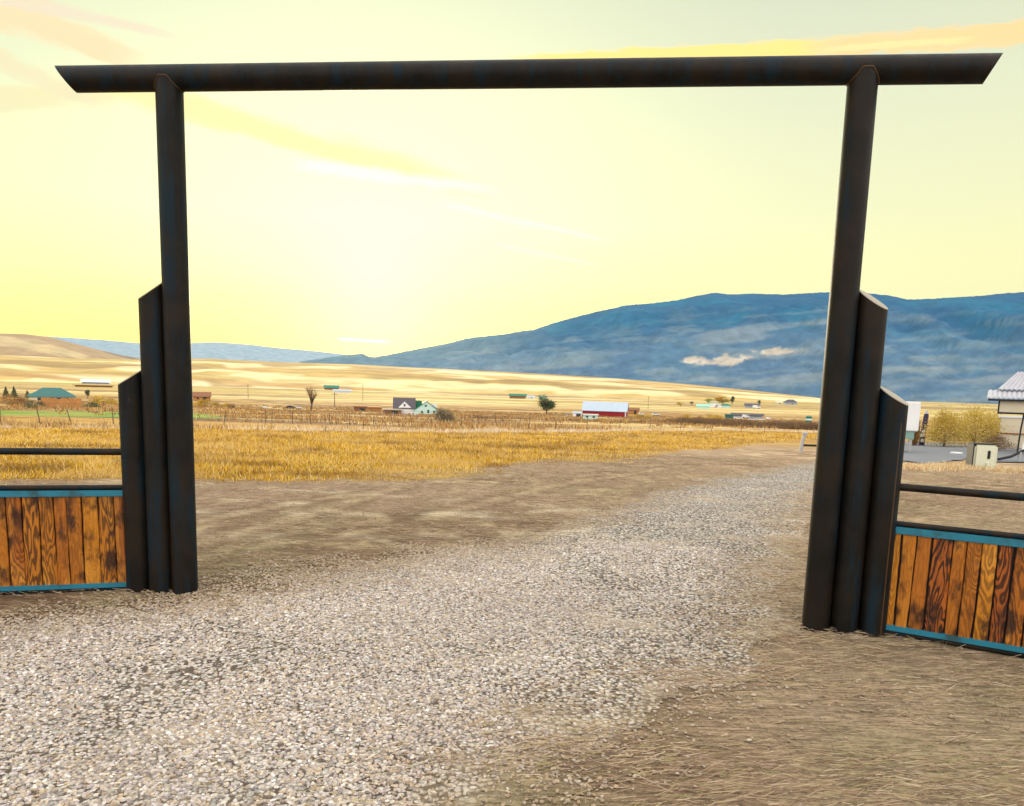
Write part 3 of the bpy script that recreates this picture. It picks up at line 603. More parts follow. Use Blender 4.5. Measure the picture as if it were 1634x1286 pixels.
# crossbeam with raked ends
def on_plane(px, py):                                  # point of the gate plane seen at px, py
    v = ray(px, py); n = gdir.cross(Vector((0, 0, 1))); t = (GL-Vector((0, 0, EYE))).dot(n)/v.dot(n); return Vector((0, 0, EYE))+v*t
def beam():
    bm = bmesh.new(); RB = .087; seg = 56; ez = Vector((0, 0, 1)); ey = gdir.cross(ez)
    TL, BL, TR, BR = on_plane(90, 103), on_plane(121, 145), on_plane(1600, 85), on_plane(1569, 132)
    zt = (TL.z+TR.z)/2; cz = HB+RB-.004
    s = lambda P: (P-GL).dot(gdir)
    r0 = []; r1 = []
    ny = Vector((-gdir.y, gdir.x, 0))
    def kk(P0, P1, f):
        v = (P0+P1)/2-Vector((0, 0, EYE)); m_ = (s(P0)-s(P1))/2/RB; return f*(v.dot(gdir)-m_*v.z)/v.dot(ny)
    kl, kr = kk(TL, BL, .45), kk(TR, BR, 1.0); sy = 1 if ey.dot(ny) > 0 else -1
    for k in range(seg):
        t = 2*math.pi*k/seg; w = math.cos(t)
        a0 = (s(TL)+s(BL))/2+(s(TL)-s(BL))/2*w; a1 = (s(TR)+s(BR))/2+(s(TR)-s(BR))/2*w
        a0 += kl*sy*math.sin(t)*RB; a1 += kr*sy*math.sin(t)*RB; off = ez*(w*RB+cz)+ey*math.sin(t)*RB
        r0.append(bm.verts.new(GL+gdir*a0+off)); r1.append(bm.verts.new(GL+gdir*a1+off))
    for k in range(seg): bm.faces.new((r0[k], r1[k], r1[(k+1) % seg], r0[(k+1) % seg]))
    bm.faces.new(r0); bm.faces.new(r1[::-1])
    print('beam z', TL.z, BL.z, TR.z, BR.z, 'cz', cz, 's', s(TL), s(TR))
    o = obj('crossbeam', bm, M_steel, gate, True); o.data.transform(gi)
beam()
M_black = simple('black_trim', (.015, .015, .018), .5, .1)
# ------------------------------------------------------------------ plank fences beside the gate
def plank_mat():
    m, b, p = new_mat('charred_planks'); tc = b.n('ShaderNodeTexCoord').outputs['Object']; at_ = b.n('ShaderNodeAttribute', attribute_name='Col'); sc = b.n('ShaderNodeSeparateColor'); b.put(sc.inputs[0], at_.outputs['Color']); r1, r2, r3 = sc.outputs
    sp = b.n('ShaderNodeSeparateXYZ'); b.put(sp.inputs[0], tc); x, y, z = sp.outputs
    # cathedral grain: distance field squeezed along the board, bent by noise, each board with its own offset
    zz = b.m('ADD', b.m('MULTIPLY', z, .20), b.m('MULTIPLY', r2, 13.0)); xx = b.m('ADD', x, b.m('MULTIPLY', r3, 9.0))
    v = b.comb(xx, 0.0, zz); wn = b.noise(v, 5.5, 3, .5, .4)
    g = b.m('FRACT', b.m('MULTIPLY', b.m('ADD', wn, b.m('MULTIPLY', b.noise(v, 30, 2), .05)), 22.0))
    ring = b.sm(b.m('ABSOLUTE', b.m('SUBTRACT', g, .5)), .16, .36)
    fine = b.noise(b.comb(b.m('MULTIPLY', xx, 160), 0.0, b.m('MULTIPLY', z, 5)), 1.0, 3, .6)
    base = b.ramp(r1, [(0, (.26, .070, .008)), (.3, (.42, .145, .010)), (.55, (.32, .080, .010)), (.8, (.50, .19, .012)), (1, (.20, .055, .008))])
    pale = b.mix(.5, base, (.75, .36, .06))
    c = b.mix(b.m('MULTIPLY', b.sm(wn, .50, .66), .75), base, pale)
    c = b.mix(b.m('MULTIPLY', ring, b.ramp(r3, [(0, .06), (.5, .30), (1, .95)])), c, (.022, .008, .004))
    c = b.mix(b.m('MULTIPLY', b.sm(b.noise(b.comb(b.m('MULTIPLY', xx, 3), 0.0, b.m('MULTIPLY', z, 1.6)), 2.0, 4, .6), .50, .66), .92), c, (.030, .011, .006))
    c = b.mix(1.0, c, b.ramp(fine, [(.3, .72), (.7, 1.22)]), 'MULTIPLY')
    b.put(p.inputs['Base Color'], c); p.inputs['Roughness'].default_value = .55; p.inputs['Specular IOR Level'].default_value = .3
    bp = b.n('ShaderNodeBump'); bp.inputs['Distance'].default_value = .002; bp.invert = True; b.put(bp.inputs['Height'], b.m('ADD', ring, fine)); b.put(p.inputs['Normal'], bp.outputs[0]); return m
M_plank = plank_mat()
M_teal = simple('teal_paint', (.012, .16, .24), .5, .35, 5, spec=.4, rust=(.02, .07, .09))
def fence(start, end_dir, L, zs, bw, label, seed, sg=1):
    zr, zcap, zt0, zt1, zb1, zb0, zp = zs; d = end_dir.normalized(); rz = math.atan2(d.y, d.x)
    t = thing('plank_fence', label, 'fence', start, rz, 'plank fences beside the gate'); rg = np.random.default_rng(seed)
    bm = bmesh.new(); tube(bm, [(-.05, 0, zr), (L, 0, zr)], .026, 16); obj('top_rail', bm, M_rail, t, True)
    bm = bmesh.new(); tube(bm, [(-.03, 0, zcap), (L, 0, zcap)], .020, 16); obj('cap_rail', bm, M_rail, t, True)
    bm = bmesh.new(); tube(bm, [(0, 0, zp), (L, 0, zp)], .020, 16); obj('bottom_rail', bm, M_rail, t, True)
    for nm, a, c in (('upper_channel', zt1, zt0), ('lower_channel', zb0, zb1)):
        bm = bmesh.new(); box(bm, 0, L, -.032, .032, a, c); obj(nm, bm, M_teal, t, bevel=.003)
    bm = bmesh.new(); box(bm, L, L+.11, -.055, .055, -.2, zr+.06); obj('end_post', bm, M_steel, t, bevel=.01)
    V = []; Fq = []; C = []; x = .004
    while x < L-.03:
        w = bw*rg.uniform(.72, 1.15); g = rg.uniform(.005, .013); yj = rg.uniform(-.004, .004); col = rg.random(3); nseg = 14; zsg = np.linspace(zb1-.01, zt1+.01, nseg)
        wob0 = np.cumsum(rg.normal(0, .0012, nseg)); wob1 = np.cumsum(rg.normal(0, .0012, nseg))
        wob0 -= wob0.mean(); wob1 -= wob1.mean(); b0 = len(V)
        for k in range(nseg):
            for (xx, yy) in ((x+wob0[k], -.012+yj), (x+.004+wob0[k], -.016+yj), (x+w-.004+wob1[k], -.016+yj), (x+w+wob1[k], -.012+yj), (x+w+wob1[k], .010+yj), (x+wob0[k], .010+yj)):
                V.append((xx, yy*sg, zsg[k])); C.append(col)
        for k in range(nseg-1):
            for j in range(6):
                a = b0+k*6+j; c = b0+k*6+(j+1) % 6; Fq.append((a, c, c+6, a+6) if sg == 1 else (a, a+6, c+6, c))
        x += w+g
    bm = bmesh.new(); box(bm, 0, L, min(.016*sg, .024*sg), max(.016*sg, .024*sg), zb1-.01, zt1+.01); obj('gap_dark_sheet', bm, M_black, t)  # black sheet added behind the boards to darken their gaps
    npmesh('board_panel', V, Fq, M_plank, np.array(C), False, t)
    return t
zl = lambda P, px, py: z_over(P.x, P.y, px, py)
cl = posts['lshort_post'][0]; s_l = cl-gdir*(PR-.012); s_l.z = 0
far_l = at_z(0, 940, .035); dl = far_l-s_l; dl.z = 0
Zl = lambda py: zl(s_l, 200, py)
fence(s_l, dl, 4.2, (Zl(721), Zl(777.5), Zl(781.5), Zl(791), Zl(928), Zl(935), Zl(935)-.019), .105, 'charred plank fence with teal channels beside the left gate posts, golden field behind', 3, -1)
crr = posts['rshort_post'][0]; s_r = crr+gdir*(PR-.05); s_r.z = 0
Zr = lambda py: zl(s_r, 1405, py)
far_r = at_z(1634, 1044, .03); dr = far_r-s_r; dr.z = 0
print('fence', s_l, dl, s_r, dr, [round(Zl(v), 3) for v in (721, 777.5, 781.5, 791, 929, 937)], [round(Zr(v), 3) for v in (776, 834, 838, 849, 997, 1005)])
fence(s_r, dr, 3.2, (Zr(776), Zr(834), Zr(838), Zr(849), Zr(993), Zr(1001), Zr(1001)-.019), .10, 'orange charred plank fence with teal channels beside the right gate posts, yard behind', 8)

# ------------------------------------------------------------------ plants
def crown_pts(n, rx, ry, rz, clumps, seed, hollow=.55):
    rg = np.random.default_rng(seed); cc = rg.normal(0, 1, (clumps, 3)); cc /= np.linalg.norm(cc, axis=1)[:, None]; cc *= rg.uniform(hollow, 1.0, (clumps, 1))**.6*.75
    k = rg.integers(0, clumps, n); p = cc[k]+rg.normal(0, .19, (n, 3)); return p*np.array([rx, ry, rz]), k, rg
def leaves(name, P, size, cols, parent, rg):
    n = len(P); a = rg.normal(0, 1, (n, 3)); a /= np.linalg.norm(a, axis=1)[:, None]; b_ = np.cross(a, rg.normal(0, 1, (n, 3))); b_ /= np.linalg.norm(b_, axis=1)[:, None]
    s = (size*rg.uniform(.6, 1.3, n))[:, None]; V = np.stack([P-a*s, P+b_*s*.55, P+a*s, P-b_*s*.55], 1).reshape(-1, 3)
    return npmesh(name, V, np.arange(4*n).reshape(-1, 4), M_leaf, np.clip(np.repeat(cols, 4, 0), 0, .9), False, parent)
M_bark = simple('bark', (.13, .09, .06), .9, .3, 3)
def shrub(px, py, wpx, hpx, pal, label, n=900, name='shrub', cat='shrub', trunk=False, group=None, clumps=14, seed=1, depth=None, leaf=.055, conic=False, bare=False):
    p = at(px, py)
    dd = (p-Vector((0, 0, EYE))).dot(fw); s = dd/F; rw = wpx*s/2; H = hpx*s
    t = thing(name, label, cat, p, 0, group); pal = np.array(pal); z0 = .2*H if trunk else 0
    P, k, rg = crown_pts(n, rw*.85, min(rw, H)*.8, (H-z0)/2*.88, clumps, seed)
    if conic:
        u = rg.random(n)**.7; a = rg.random(n)*6.283; r_ = rw*u*(.75+.25*np.sin(u*40+a)); P = np.stack([r_*np.cos(a), r_*np.sin(a), (1-u)*H-(H-z0)/2-z0/2+z0*.2], 1)
    if not trunk and not conic:
        uz = np.clip(P[:, 2]/H+.5, 0, 1); P[:, :2] *= (1+.9*(1-uz)**2)[:, None]; P[:, 2] = (uz*1.1-.08)*H-H/2
    cols = pal[k % len(pal)]*rg.uniform(.7, 1.25, (n, 1)); P[:, 2] += (H+z0)/2
    leaves('crown' if trunk else 'foliage', P, max(.02, H*leaf), cols, t, rg)
    bm = bmesh.new(); top = H*(.75 if trunk else .5)
    tube(bm, [(0, 0, -.1), (H*.01, 0, top*.5), (-H*.01, H*.01, top)], [H*.035, H*.025, H*.008], 7)
    for j in range(7 if trunk else 5):
        a = j*2.4+seed; zb = top*(.25+.09*j); tube(bm, [(0, 0, zb), (math.cos(a)*rw*.35, math.sin(a)*rw*.35, zb+H*.14), (math.cos(a)*rw*.65, math.sin(a)*rw*.65, zb+H*.28)], [H*.016, H*.011, H*.004], 5)
    obj('trunk' if trunk else 'stem', bm, M_bark, t, True); return t
G_con = [(.14, .17, .07), (.20, .22, .09), (.10, .13, .06)]; G_yel = [(.55, .34, .03), (.65, .44, .06), (.42, .28, .05), (.34, .26, .06)]
G_dk = [(.10, .14, .07), (.17, .20, .09), (.08, .11, .07), (.22, .18, .08)]; G_rust = [(.42, .22, .07), (.32, .18, .08), (.5, .3, .1), (.25, .2, .08)]; G_ol = [(.55, .40, .07), (.66, .50, .13), (.44, .33, .07), (.72, .56, .26)]
# ------------------------------------------------------------------ buildings
def paint(name, col, **k): return simple(name, col, k.pop('rough', .7), k.pop('var', .12), k.pop('scale', .8), **k)
M_white = paint('white_siding', (.75, .77, .78)); M_mint = paint('mint_siding', (.50, .72, .68)); M_groof = paint('green_metal_roof', (.02, .17, .10), rough=.45); M_troof = paint('teal_metal_roof', (.03, .13, .12), rough=.5)
M_droof = paint('dark_shingles', (.09, .08, .09)); M_red = paint('red_barn_siding', (.30, .018, .022)); M_silver = paint('galvanised_roof', (.42, .52, .62), rough=.4); M_brown = paint('brown_boards', (.24, .11, .05), var=.3)
M_rust = paint('rust_boards', (.42, .20, .06), var=.35); M_win = simple('dark_window', (.03, .04, .05), .15, .2, 2, spec=.6); M_cream = paint('cream_wall', (.62, .56, .42))
M_glassg = paint('pale_green_roof', (.30, .58, .45), rough=.5); M_grey = paint('grey_siding', (.36, .40, .46)); M_tyre = paint('tyre_rubber', (.02, .02, .02), rough=.85); M_wood = paint('orange_timber', (.48, .24, .07), var=.3)
def frame_at(px, py, depth=None):
    p = at(px, py)
    if p.xy.length > 1420: p = p*(1420/p.xy.length); p.z = float(T(p.x, p.y))
    p = p; dd = (p-Vector((0, 0, EYE))).dot(fw)
    return p, dd/F
def house(px, py, wpx, wall, roof, wm, rm, label, name='farm_building', cat='building', dpt=.6, style='gable', over=.06, rz=0.0, wins=0, door=True, depth=None, group=None, chimney=False):
    """wpx, wall, roof in photograph pixels at that distance; ridge along the width (gable) or towards the viewer (front)"""
    p, s = frame_at(px, py, depth); w = wpx*s; hw = wall*s; hr = roof*s; d = w*dpt if style != 'front' else w*dpt
    face = math.atan2(-p.x, p.y); t = thing(name, label, cat, p, face+rz, group)
    bm = bmesh.new(); box(bm, -w/2, w/2, 0, d, -1.5, hw)
    if style == 'gable':
        for x0, x1 in ((-w/2, -w/2+.05*hw+.03), (w/2-.05*hw-.03, w/2)):
            a = [bm.verts.new((x0, 0.01, hw)), bm.verts.new((x0, d-.01, hw)), bm.verts.new((x0, d/2, hw+hr*.97))]; c = [bm.verts.new((x1, q.co.y, q.co.z)) for q in a]; bm.faces.new(a); bm.faces.new(c[::-1])
            for i in range(3): bm.faces.new((a[i], c[i], c[(i+1) % 3], a[(i+1) % 3]))
    if style == 'front': prism(bm, [(-w/2+.02, hw), (w/2-.02, hw), (0, hw+hr*.96)], 0, d)
    obj('wall', bm, wm, t); ov = w*over; th = max(.12, hr*.06); bm = bmesh.new()
    if style in ('gable',):
        for sg in (-1, 1):
            y0 = d/2; y1 = d/2+sg*(d/2+ov); z1 = hw-ov*hr/(d/2)
            v = [bm.verts.new(q) for q in ((-w/2-ov, y0, hw+hr), (w/2+ov, y0, hw+hr), (w/2+ov, y1, z1), (-w/2-ov, y1, z1), (-w/2-ov, y0, hw+hr+th), (w/2+ov, y0, hw+hr+th), (w/2+ov, y1, z1+th), (-w/2-ov, y1, z1+th))]
            for f in ((0, 3, 2, 1), (4, 5, 6, 7), (0, 1, 5, 4), (1, 2, 6, 5), (2, 3, 7, 6), (3, 0, 4, 7)): bm.faces.new([v[i] for i in f])
    elif style == 'front':
        for sg in (-1, 1):
            x1 = sg*(w/2+ov); z1 = hw-ov*hr/(w/2)
            v = [bm.verts.new(q) for q in ((0, -ov, hw+hr), (0, d+ov, hw+hr), (x1, d+ov, z1), (x1, -ov, z1), (0, -ov, hw+hr+th), (0, d+ov, hw+hr+th), (x1, d+ov, z1+th), (x1, -ov, z1+th))]
            for f in ((0, 3, 2, 1), (4, 5, 6, 7), (0, 1, 5, 4), (1, 2, 6, 5), (2, 3, 7, 6), (3, 0, 4, 7)): bm.faces.new([v[i] for i in f])
    elif style == 'hip':
        e = [bm.verts.new(q) for q in ((-w/2-ov, -ov, hw), (w/2+ov, -ov, hw), (w/2+ov, d+ov, hw), (-w/2-ov, d+ov, hw))]; k_ = w*.2; r = [bm.verts.new((-k_, d/2, hw+hr)), bm.verts.new((k_, d/2, hw+hr))]
        bm.faces.new(e[::-1]); bm.faces.new((e[0], e[1], r[1], r[0])); bm.faces.new((e[2], e[3], r[0], r[1])); bm.faces.new((e[1], e[2], r[1])); bm.faces.new((e[3], e[0], r[0]))
    else: box(bm, -w/2-ov, w/2+ov, -ov, d+ov, hw, hw+max(hr, .12))
    ro = obj('roof', bm, rm, t)
    for k in range(wins):
        x = -w/2+w*(k+.6)/(wins+.2); bm = bmesh.new(); ww = min(.9, w*.06+.3); box(bm, x-ww/2, x+ww/2, -.05, .03, hw*.38, hw*.78); o = obj('window', bm, M_win, t)
    if door:
        bm = bmesh.new(); x = w*.14; box(bm, x-.5, x+.5, -.05, .03, 0, min(2.1, hw*.8)); obj('door', bm, M_win, t)
    if chimney:
        bm = bmesh.new(); box(bm, w*.2, w*.2+.6, d*.4, d*.4+.6, hw+hr*.5, hw+hr*1.3); obj('chimney', bm, M_brown, ro)
    return t, w, d, hw, hr, s
# -- far left
house(84, 640, 62, 7, 14, M_cream, M_troof, 'house with dark teal hipped roof behind the orange board wall', style='hip', wins=3, name='farm_house', cat='house')
house(60, 640, 22, 7, 4, M_cream, M_troof, 'small shed with low dark green roof beside the hipped roof house', style='gable', name='shed', cat='shed')
def plank_wall(px0, px1, py, hpx, m, label, name='board_wall'):
    a = at(px0, py); c = at(px1, py); s = (a-Vector((0, 0, EYE))).dot(fw)/F; d = c-a; L = d.xy.length; t = thing(name, label, 'wall', a, math.atan2(d.y, d.x))
    n = max(6, int(L/.9)); bm = bmesh.new(); rg = np.random.default_rng(int(px0))
    for k in range(n): x = L*k/n; h = hpx*s*rg.uniform(.9, 1.06); box(bm, x, x+L/n-.06, -.03, .03, -.4, h)
    obj('boards', bm, m, t); bm = bmesh.new(); box(bm, 0, L, .04, .12, hpx*s*.3, hpx*s*.38); box(bm, 0, L, .04, .12, hpx*s*.75, hpx*s*.83); obj('rails', bm, M_brown, t)
plank_wall(66, 131, 650, 15, M_rust, 'long orange brown board wall in front of the teal roofed house')
shrub(10, 635, 12, 16, G_con, 'dark conifer standing leftmost of the trees beside the teal roof', 700, 'conifer', 'tree', True, 'conifers by the teal roof', seed=3, conic=True)
shrub(23, 637, 13, 18, G_con, 'pointed dark conifer, second from the left edge beside the teal roof', 700, 'conifer', 'tree', True, 'conifers by the teal roof', seed=4, conic=True)
shrub(44, 637, 10, 13, G_con, 'small dark conifer close against the teal roofed house', 600, 'conifer', 'tree', True, 'conifers by the teal roof', seed=5, conic=True)
shrub(140, 636, 10, 15, G_dk, 'small round tree right of the orange board wall', 500, 'small_tree', 'tree', True, seed=6)
for q in ((20, 650, 60, 22, G_rust, 'rusty orange brush clump at the left edge below the conifers', 21), (55, 652, 34, 14, G_dk, 'dark green brown brush below the small conifer', 22), (165, 648, 44, 18, G_yel, 'bright yellow shrub just left of the short gate post', 23), (148, 652, 24, 12, G_dk, 'dark low shrub below the bright yellow shrub', 24), (100, 653, 60, 7, G_rust, 'low brown weedy shrub at the foot of the orange board wall', 25)):
    shrub(q[0], q[1], q[2], q[3], q[4], q[5], 1300, seed=q[6])
house(153, 612, 38, 4, 3, M_grey, M_white, 'long white roofed shed far off on the flat behind the yellow shrub', style='gable', dpt=.3, door=False, depth=1100, name='shed', cat='shed')
house(150, 618, 52, 2.4, 1, M_rust, M_brown, 'long low brown shed beyond the teal roofed house', style='flat', dpt=.2, door=False, depth=900, name='shed', cat='shed')
# -- between the left posts and the farmhouse
house(322, 640, 26, 8, 6, M_rust, M_brown, 'brown roofed house close right of the tall left gate post', style='gable', wins=2, name='farm_house', cat='house')
shrub(326, 650, 34, 14, G_yel, 'yellow shrub against the tall left gate post', 1200, seed=31); shrub(352, 651, 34, 11, G_yel, 'low wide yellow shrub second right of the left gate post', 1200, seed=32)
house(369, 652, 10, 5, 2, M_rust, M_brown, 'tiny brown shed at the end of the yellow shrubs', style='gable', name='shed', cat='shed')
def bare_tree(px, py, wpx, hpx, label, seed):
    p, s = frame_at(px, py); H = hpx*s; t = thing('bare_tree', label, 'tree', p); rg = np.random.default_rng(seed); bm = bmesh.new(); tw = bmesh.new()
    tube(bm, [(0, 0, -.2), (0, 0, H*.18), (H*.02, 0, H*.3)], [H*.05, H*.035, H*.03], 8)
    for k in range(26):
        a = rg.uniform(0, 6.28); sp = rg.uniform(.1, .55)*wpx*s/2*1.6; z0 = H*rg.uniform(.15, .45); z1 = H*rg.uniform(.6, 1.0); e = Vector((math.cos(a)*sp, math.sin(a)*sp, z1)); m_ = Vector((math.cos(a)*sp*.4, math.sin(a)*sp*.4, (z0+z1)/2))
        tube(bm, [(0, 0, z0), m_, e], [H*.014, H*.009, H*.003], 5)
        for j in range(7):
            q = m_.lerp(e, rg.uniform(0, 1)); v = Vector(rg.normal(0, 1, 3)); v.z = abs(v.z)+.5; v.normalize(); tube(tw, [q, q+v*H*rg.uniform(.08, .2)], [H*.004, H*.002], 4)
    obj('trunk', bm, M_bark, t, True); obj('twigs', tw, simple('twigs', (.30, .17, .10), .9), t)
bare_tree(497, 656, 24, 40, 'bare leafless tree with spreading reddish twigs left of the farmhouse', 5)
house(529, 622, 22, 4, 3, M_brown, M_groof, 'distant barn with dark green roof beyond the bare tree', style='gable', dpt=.4, door=False, depth=800, name='barn', cat='barn')
house(546, 627, 26, 4, 1.5, M_white, M_silver, 'long white low building right of the distant green roofed barn', style='gable', dpt=.3, door=False, depth=700)
house(575, 656, 20, 6, 2, M_brown, M_brown, 'dark brown shed standing left of the farmhouse', style='flat', name='shed', cat='shed')
house(597, 656, 22, 5, 2, M_rust, M_rust, 'tan stacked hay shed right beside the dark brown shed', style='flat', door=False, name='shed', cat='shed')
# farmhouse: dark roofed wing with a white dormer, and a green roofed gable wing
t, w, d, hw, hr, s = house(645, 661, 34, 10, 15, M_white, M_droof, 'white farmhouse with dark roof and green roofed mint gable wing', style='gable', wins=0, door=False, name='farm_house', cat='house', dpt=.7, over=.03)
bm = bmesh.new(); prism(bm, [(-9.5*s, 10.5*s), (11*s, 10.5*s), (.5*s, 20*s)], -.5*s, d*.45); dm = obj('dormer', bm, M_white, t)
bm = bmesh.new(); box(bm, -.7*s, 1.7*s, -.5*s-.06, -.5*s+.02, 13*s, 16*s); obj('window', bm, M_win, dm)
bm = bmesh.new(); box(bm, 16*s, 55*s, -4*s, 14*s, -1, 9*s); prism(bm, [(19*s, 9*s), (51*s, 9*s), (35*s, 21*s)], -4*s, 14*s); obj('wing', bm, M_mint, t)
bm = bmesh.new()
for sg in (-1, 1):
    v = [bm.verts.new(q) for q in ((35*s, -5*s, 21.2*s), (35*s, 15*s, 21.2*s), ((35+sg*20)*s, 15*s, 7*s), ((35+sg*20)*s, -5*s, 7*s))]; w_ = [bm.verts.new(q.co+Vector((0, 0, 1.2*s))) for q in v]
    bm.faces.new(v); bm.faces.new(w_[::-1])
    for i in range(4): bm.faces.new((v[i], w_[i], w_[(i+1) % 4], v[(i+1) % 4]))
obj('wing_roof', bm, M_groof, t)
bm = bmesh.new(); box(bm, 15*s, 28*s, 14*s, 15*s, 8*s, 22*s); obj('roof_panel', bm, M_groof, t)
for x_, z_, w2, h2 in ((28, 3, 3, 3), (38, 3, 3, 5), (47, 3, 2.4, 4), (34, 13, 3, 3)):
    bm = bmesh.new(); box(bm, (x_-w2/2)*s, (x_+w2/2)*s, -4*s-.06, -4*s+.02, (z_)*s, (z_+h2)*s); obj('window', bm, M_win, t)
bm = bmesh.new(); box(bm, 44*s, 52*s, 8*s, 13*s, 9*s, 17*s); obj('chimney', bm, M_white, t)
house(626, 661, 28, 7, 1.5, M_brown, M_cream, 'low brown open shed in front of the farmhouse', style='flat', dpt=.3, name='shed', cat='shed')
def rail_fence(px0, py0, px1, py1, hpx, label, n, m=None, lean=.1, wires=3, name='wire_fence', seed=2, extra=()):
    rg = np.random.default_rng(seed); a = at(px0, py0); t = thing(name, label, 'fence', a); pts = []
    for k in range(n):
        f = k/(n-1); q = at(px0+(px1-px0)*f+rg.uniform(-6, 6)*(n > 4), py0+(py1-py0)*f); pts.append(q)
    for k, q in enumerate(pts):
        s = (q-Vector((0, 0, EYE))).dot(fw)/F; h = hpx*s*rg.uniform(.85, 1.15) if n > 4 else hpx*s; h = min(h*.85, 1.3); l = rg.normal(0, lean)*h; b0 = q-a
        bm = bmesh.new(); tube(bm, [b0-Vector((0, 0, .2)), b0+Vector((l, 0, h))], [.028, .02], 6); obj('post', bm, m or M_bark, t, True)
    if wires:
        bm = bmesh.new()
        for j in range(wires):
            for q0, q1 in zip(pts, pts[1:]):
                z = 1.05*(j+1)/wires; tube(bm, [q0-a+Vector((0, 0, z)), (q0+q1)/2-a+Vector((0, 0, z-.05)), q1-a+Vector((0, 0, z))], .009, 4)
        obj('wire', bm, simple('fence_wire', (.16, .13, .11), .6), t)
    return t
rail_fence(-60, 676, 420, 678, 28, 'leaning post and wire fence along the green strip', 9, lean=.16, seed=4)
rail_fence(430, 676, 830, 682, 22, 'crooked post and wire fence behind the field below the farmhouse', 13, lean=.20, seed=5)
rail_fence(838, 684, 1275, 692, 21, 'post and wire fence behind the field below the red barn', 10, lean=.12, seed=9)
rail_fence(618, 663, 668, 665, 8, 'pale wooden rail fence in front of the farmhouse', 5, m=M_white, lean=0, wires=2, name='rail_fence', seed=3)
shrub(708, 675, 34, 27, [(.16, .15, .10), (.22, .20, .13), (.12, .12, .08), (.30, .24, .14)], 'rounded grey green bush at the right end of the farmhouse', 2600, seed=41, clumps=22, leaf=.035)
house(826, 636, 26, 5, 2.5, M_brown, M_groof, 'distant long barn with dark green roof left of the dark tree', style='gable', dpt=.3, door=False, depth=650, name='barn', cat='barn')
house(847, 636, 12, 3, 1.5, M_white, M_silver, 'tiny white shed right of the distant dark green barn', style='gable', depth=650, name='shed', cat='shed')
shrub(866, 645, 20, 17, [(.16, .30, .22), (.22, .34, .26)], 'pale blue green round tree behind the dark wide tree', 700, 'round_tree', 'tree', True, seed=45, depth=560)
shrub(872, 662, 36, 28, G_dk, 'wide dark green tree left of the red barn', 2600, 'leafy_tree', 'tree', True, seed=46, clumps=24, leaf=.04)
t, w, d, hw, hr, s = house(964, 665, 70, 10, 13, M_red, M_silver, 'long red barn with silver metal roof', style='gable', wins=0, door=False, dpt=.35, over=.02, name='red_barn', cat='barn', rz=-.12)
for k in range(9):
    x_ = -w/2+w*(k+.5)/9; bm = bmesh.new(); box(bm, x_-.08, x_+.08, -.10, .0, 0, hw*.95); obj('batten', bm, M_red, t)
bm = bmesh.new(); box(bm, w/2-2.2*s, w/2-.6*s, -.14, .02, 0, hw*.9); obj('corner_board', bm, M_white, t)
house(942, 669, 23, 7, 1.2, M_mint, M_white, 'small mint green trailer home parked before the red barn', style='flat', wins=2, door=False, dpt=.35, name='trailer_home', cat='trailer')
house(921, 665, 14, 6, 1.5, M_white, M_silver, 'small white shed at the left end of the red barn', style='gable', name='shed', cat='shed')
house(1011, 661, 17, 7, 3, M_rust, M_brown, 'brown open shed at the right end of the red barn', style='gable', name='shed', cat='shed')
def vehicle(px, py, wpx, m, label, rz=0.0, depth=None, group='vehicles parked by the farms', van=False):
    p, s = frame_at(px, py, depth); L = wpx*s; k = L/4.5; t = thing('parked_van' if van else 'parked_car', label, 'van' if van else 'car', p, math.atan2(-p.x, p.y)+rz, group)
    side = [(-2.2, .35), (2.2, .35), (2.25, .8), (1.9, .95), (1.1, 1.0), (.6, 1.45), (-1.1, 1.48), (-1.8, 1.0), (-2.2, .9)] if not van else [(-2.25, .35), (2.2, .35), (2.25, 1.0), (1.8, 1.2), (1.4, 1.95), (-2.2, 2.0)]
    bm = bmesh.new(); prism(bm, [(a*k, c*k) for a, c in side], -.85*k, .85*k); obj('body', bm, m, t, bevel=.05*k)
    gl = [(.95, 1.02), (.55, 1.38), (-1.05, 1.4), (-1.6, 1.02)] if not van else [(1.6, 1.25), (1.3, 1.8), (.5, 1.8), (.5, 1.25)]
    bm = bmesh.new(); prism(bm, [(a*k, c*k) for a, c in gl], -.87*k, .87*k); obj('window', bm, M_win, t)
    for x_ in (-1.4, 1.4):
        for y_ in (-.78, .78):
            bm = bmesh.new(); tube(bm, [(x_*k, (y_-.1)*k, .33*k), (x_*k, (y_+.1)*k, .33*k)], .33*k, 14); obj('wheel', bm, M_tyre, t, True)
vehicle(464, 652, 15, paint('dark_car_paint', (.05, .04, .05), rough=.35), 'dark parked car left of the bare tree')
vehicle(477, 652, 10, M_white, 'small white parked car just right of the dark car, left of the bare tree')
vehicle(424, 652, 9, M_white, 'white parked van far left of the bare tree', van=True)
vehicle(1023, 662, 10, M_white, 'white parked car beside the brown shed at the red barn', .4)
vehicle(1046, 663, 12, M_white, 'white parked car standing alone right of the red barn', .1)
vehicle(905, 662, 9, M_grey, 'grey parked car between the dark tree and the red barn')
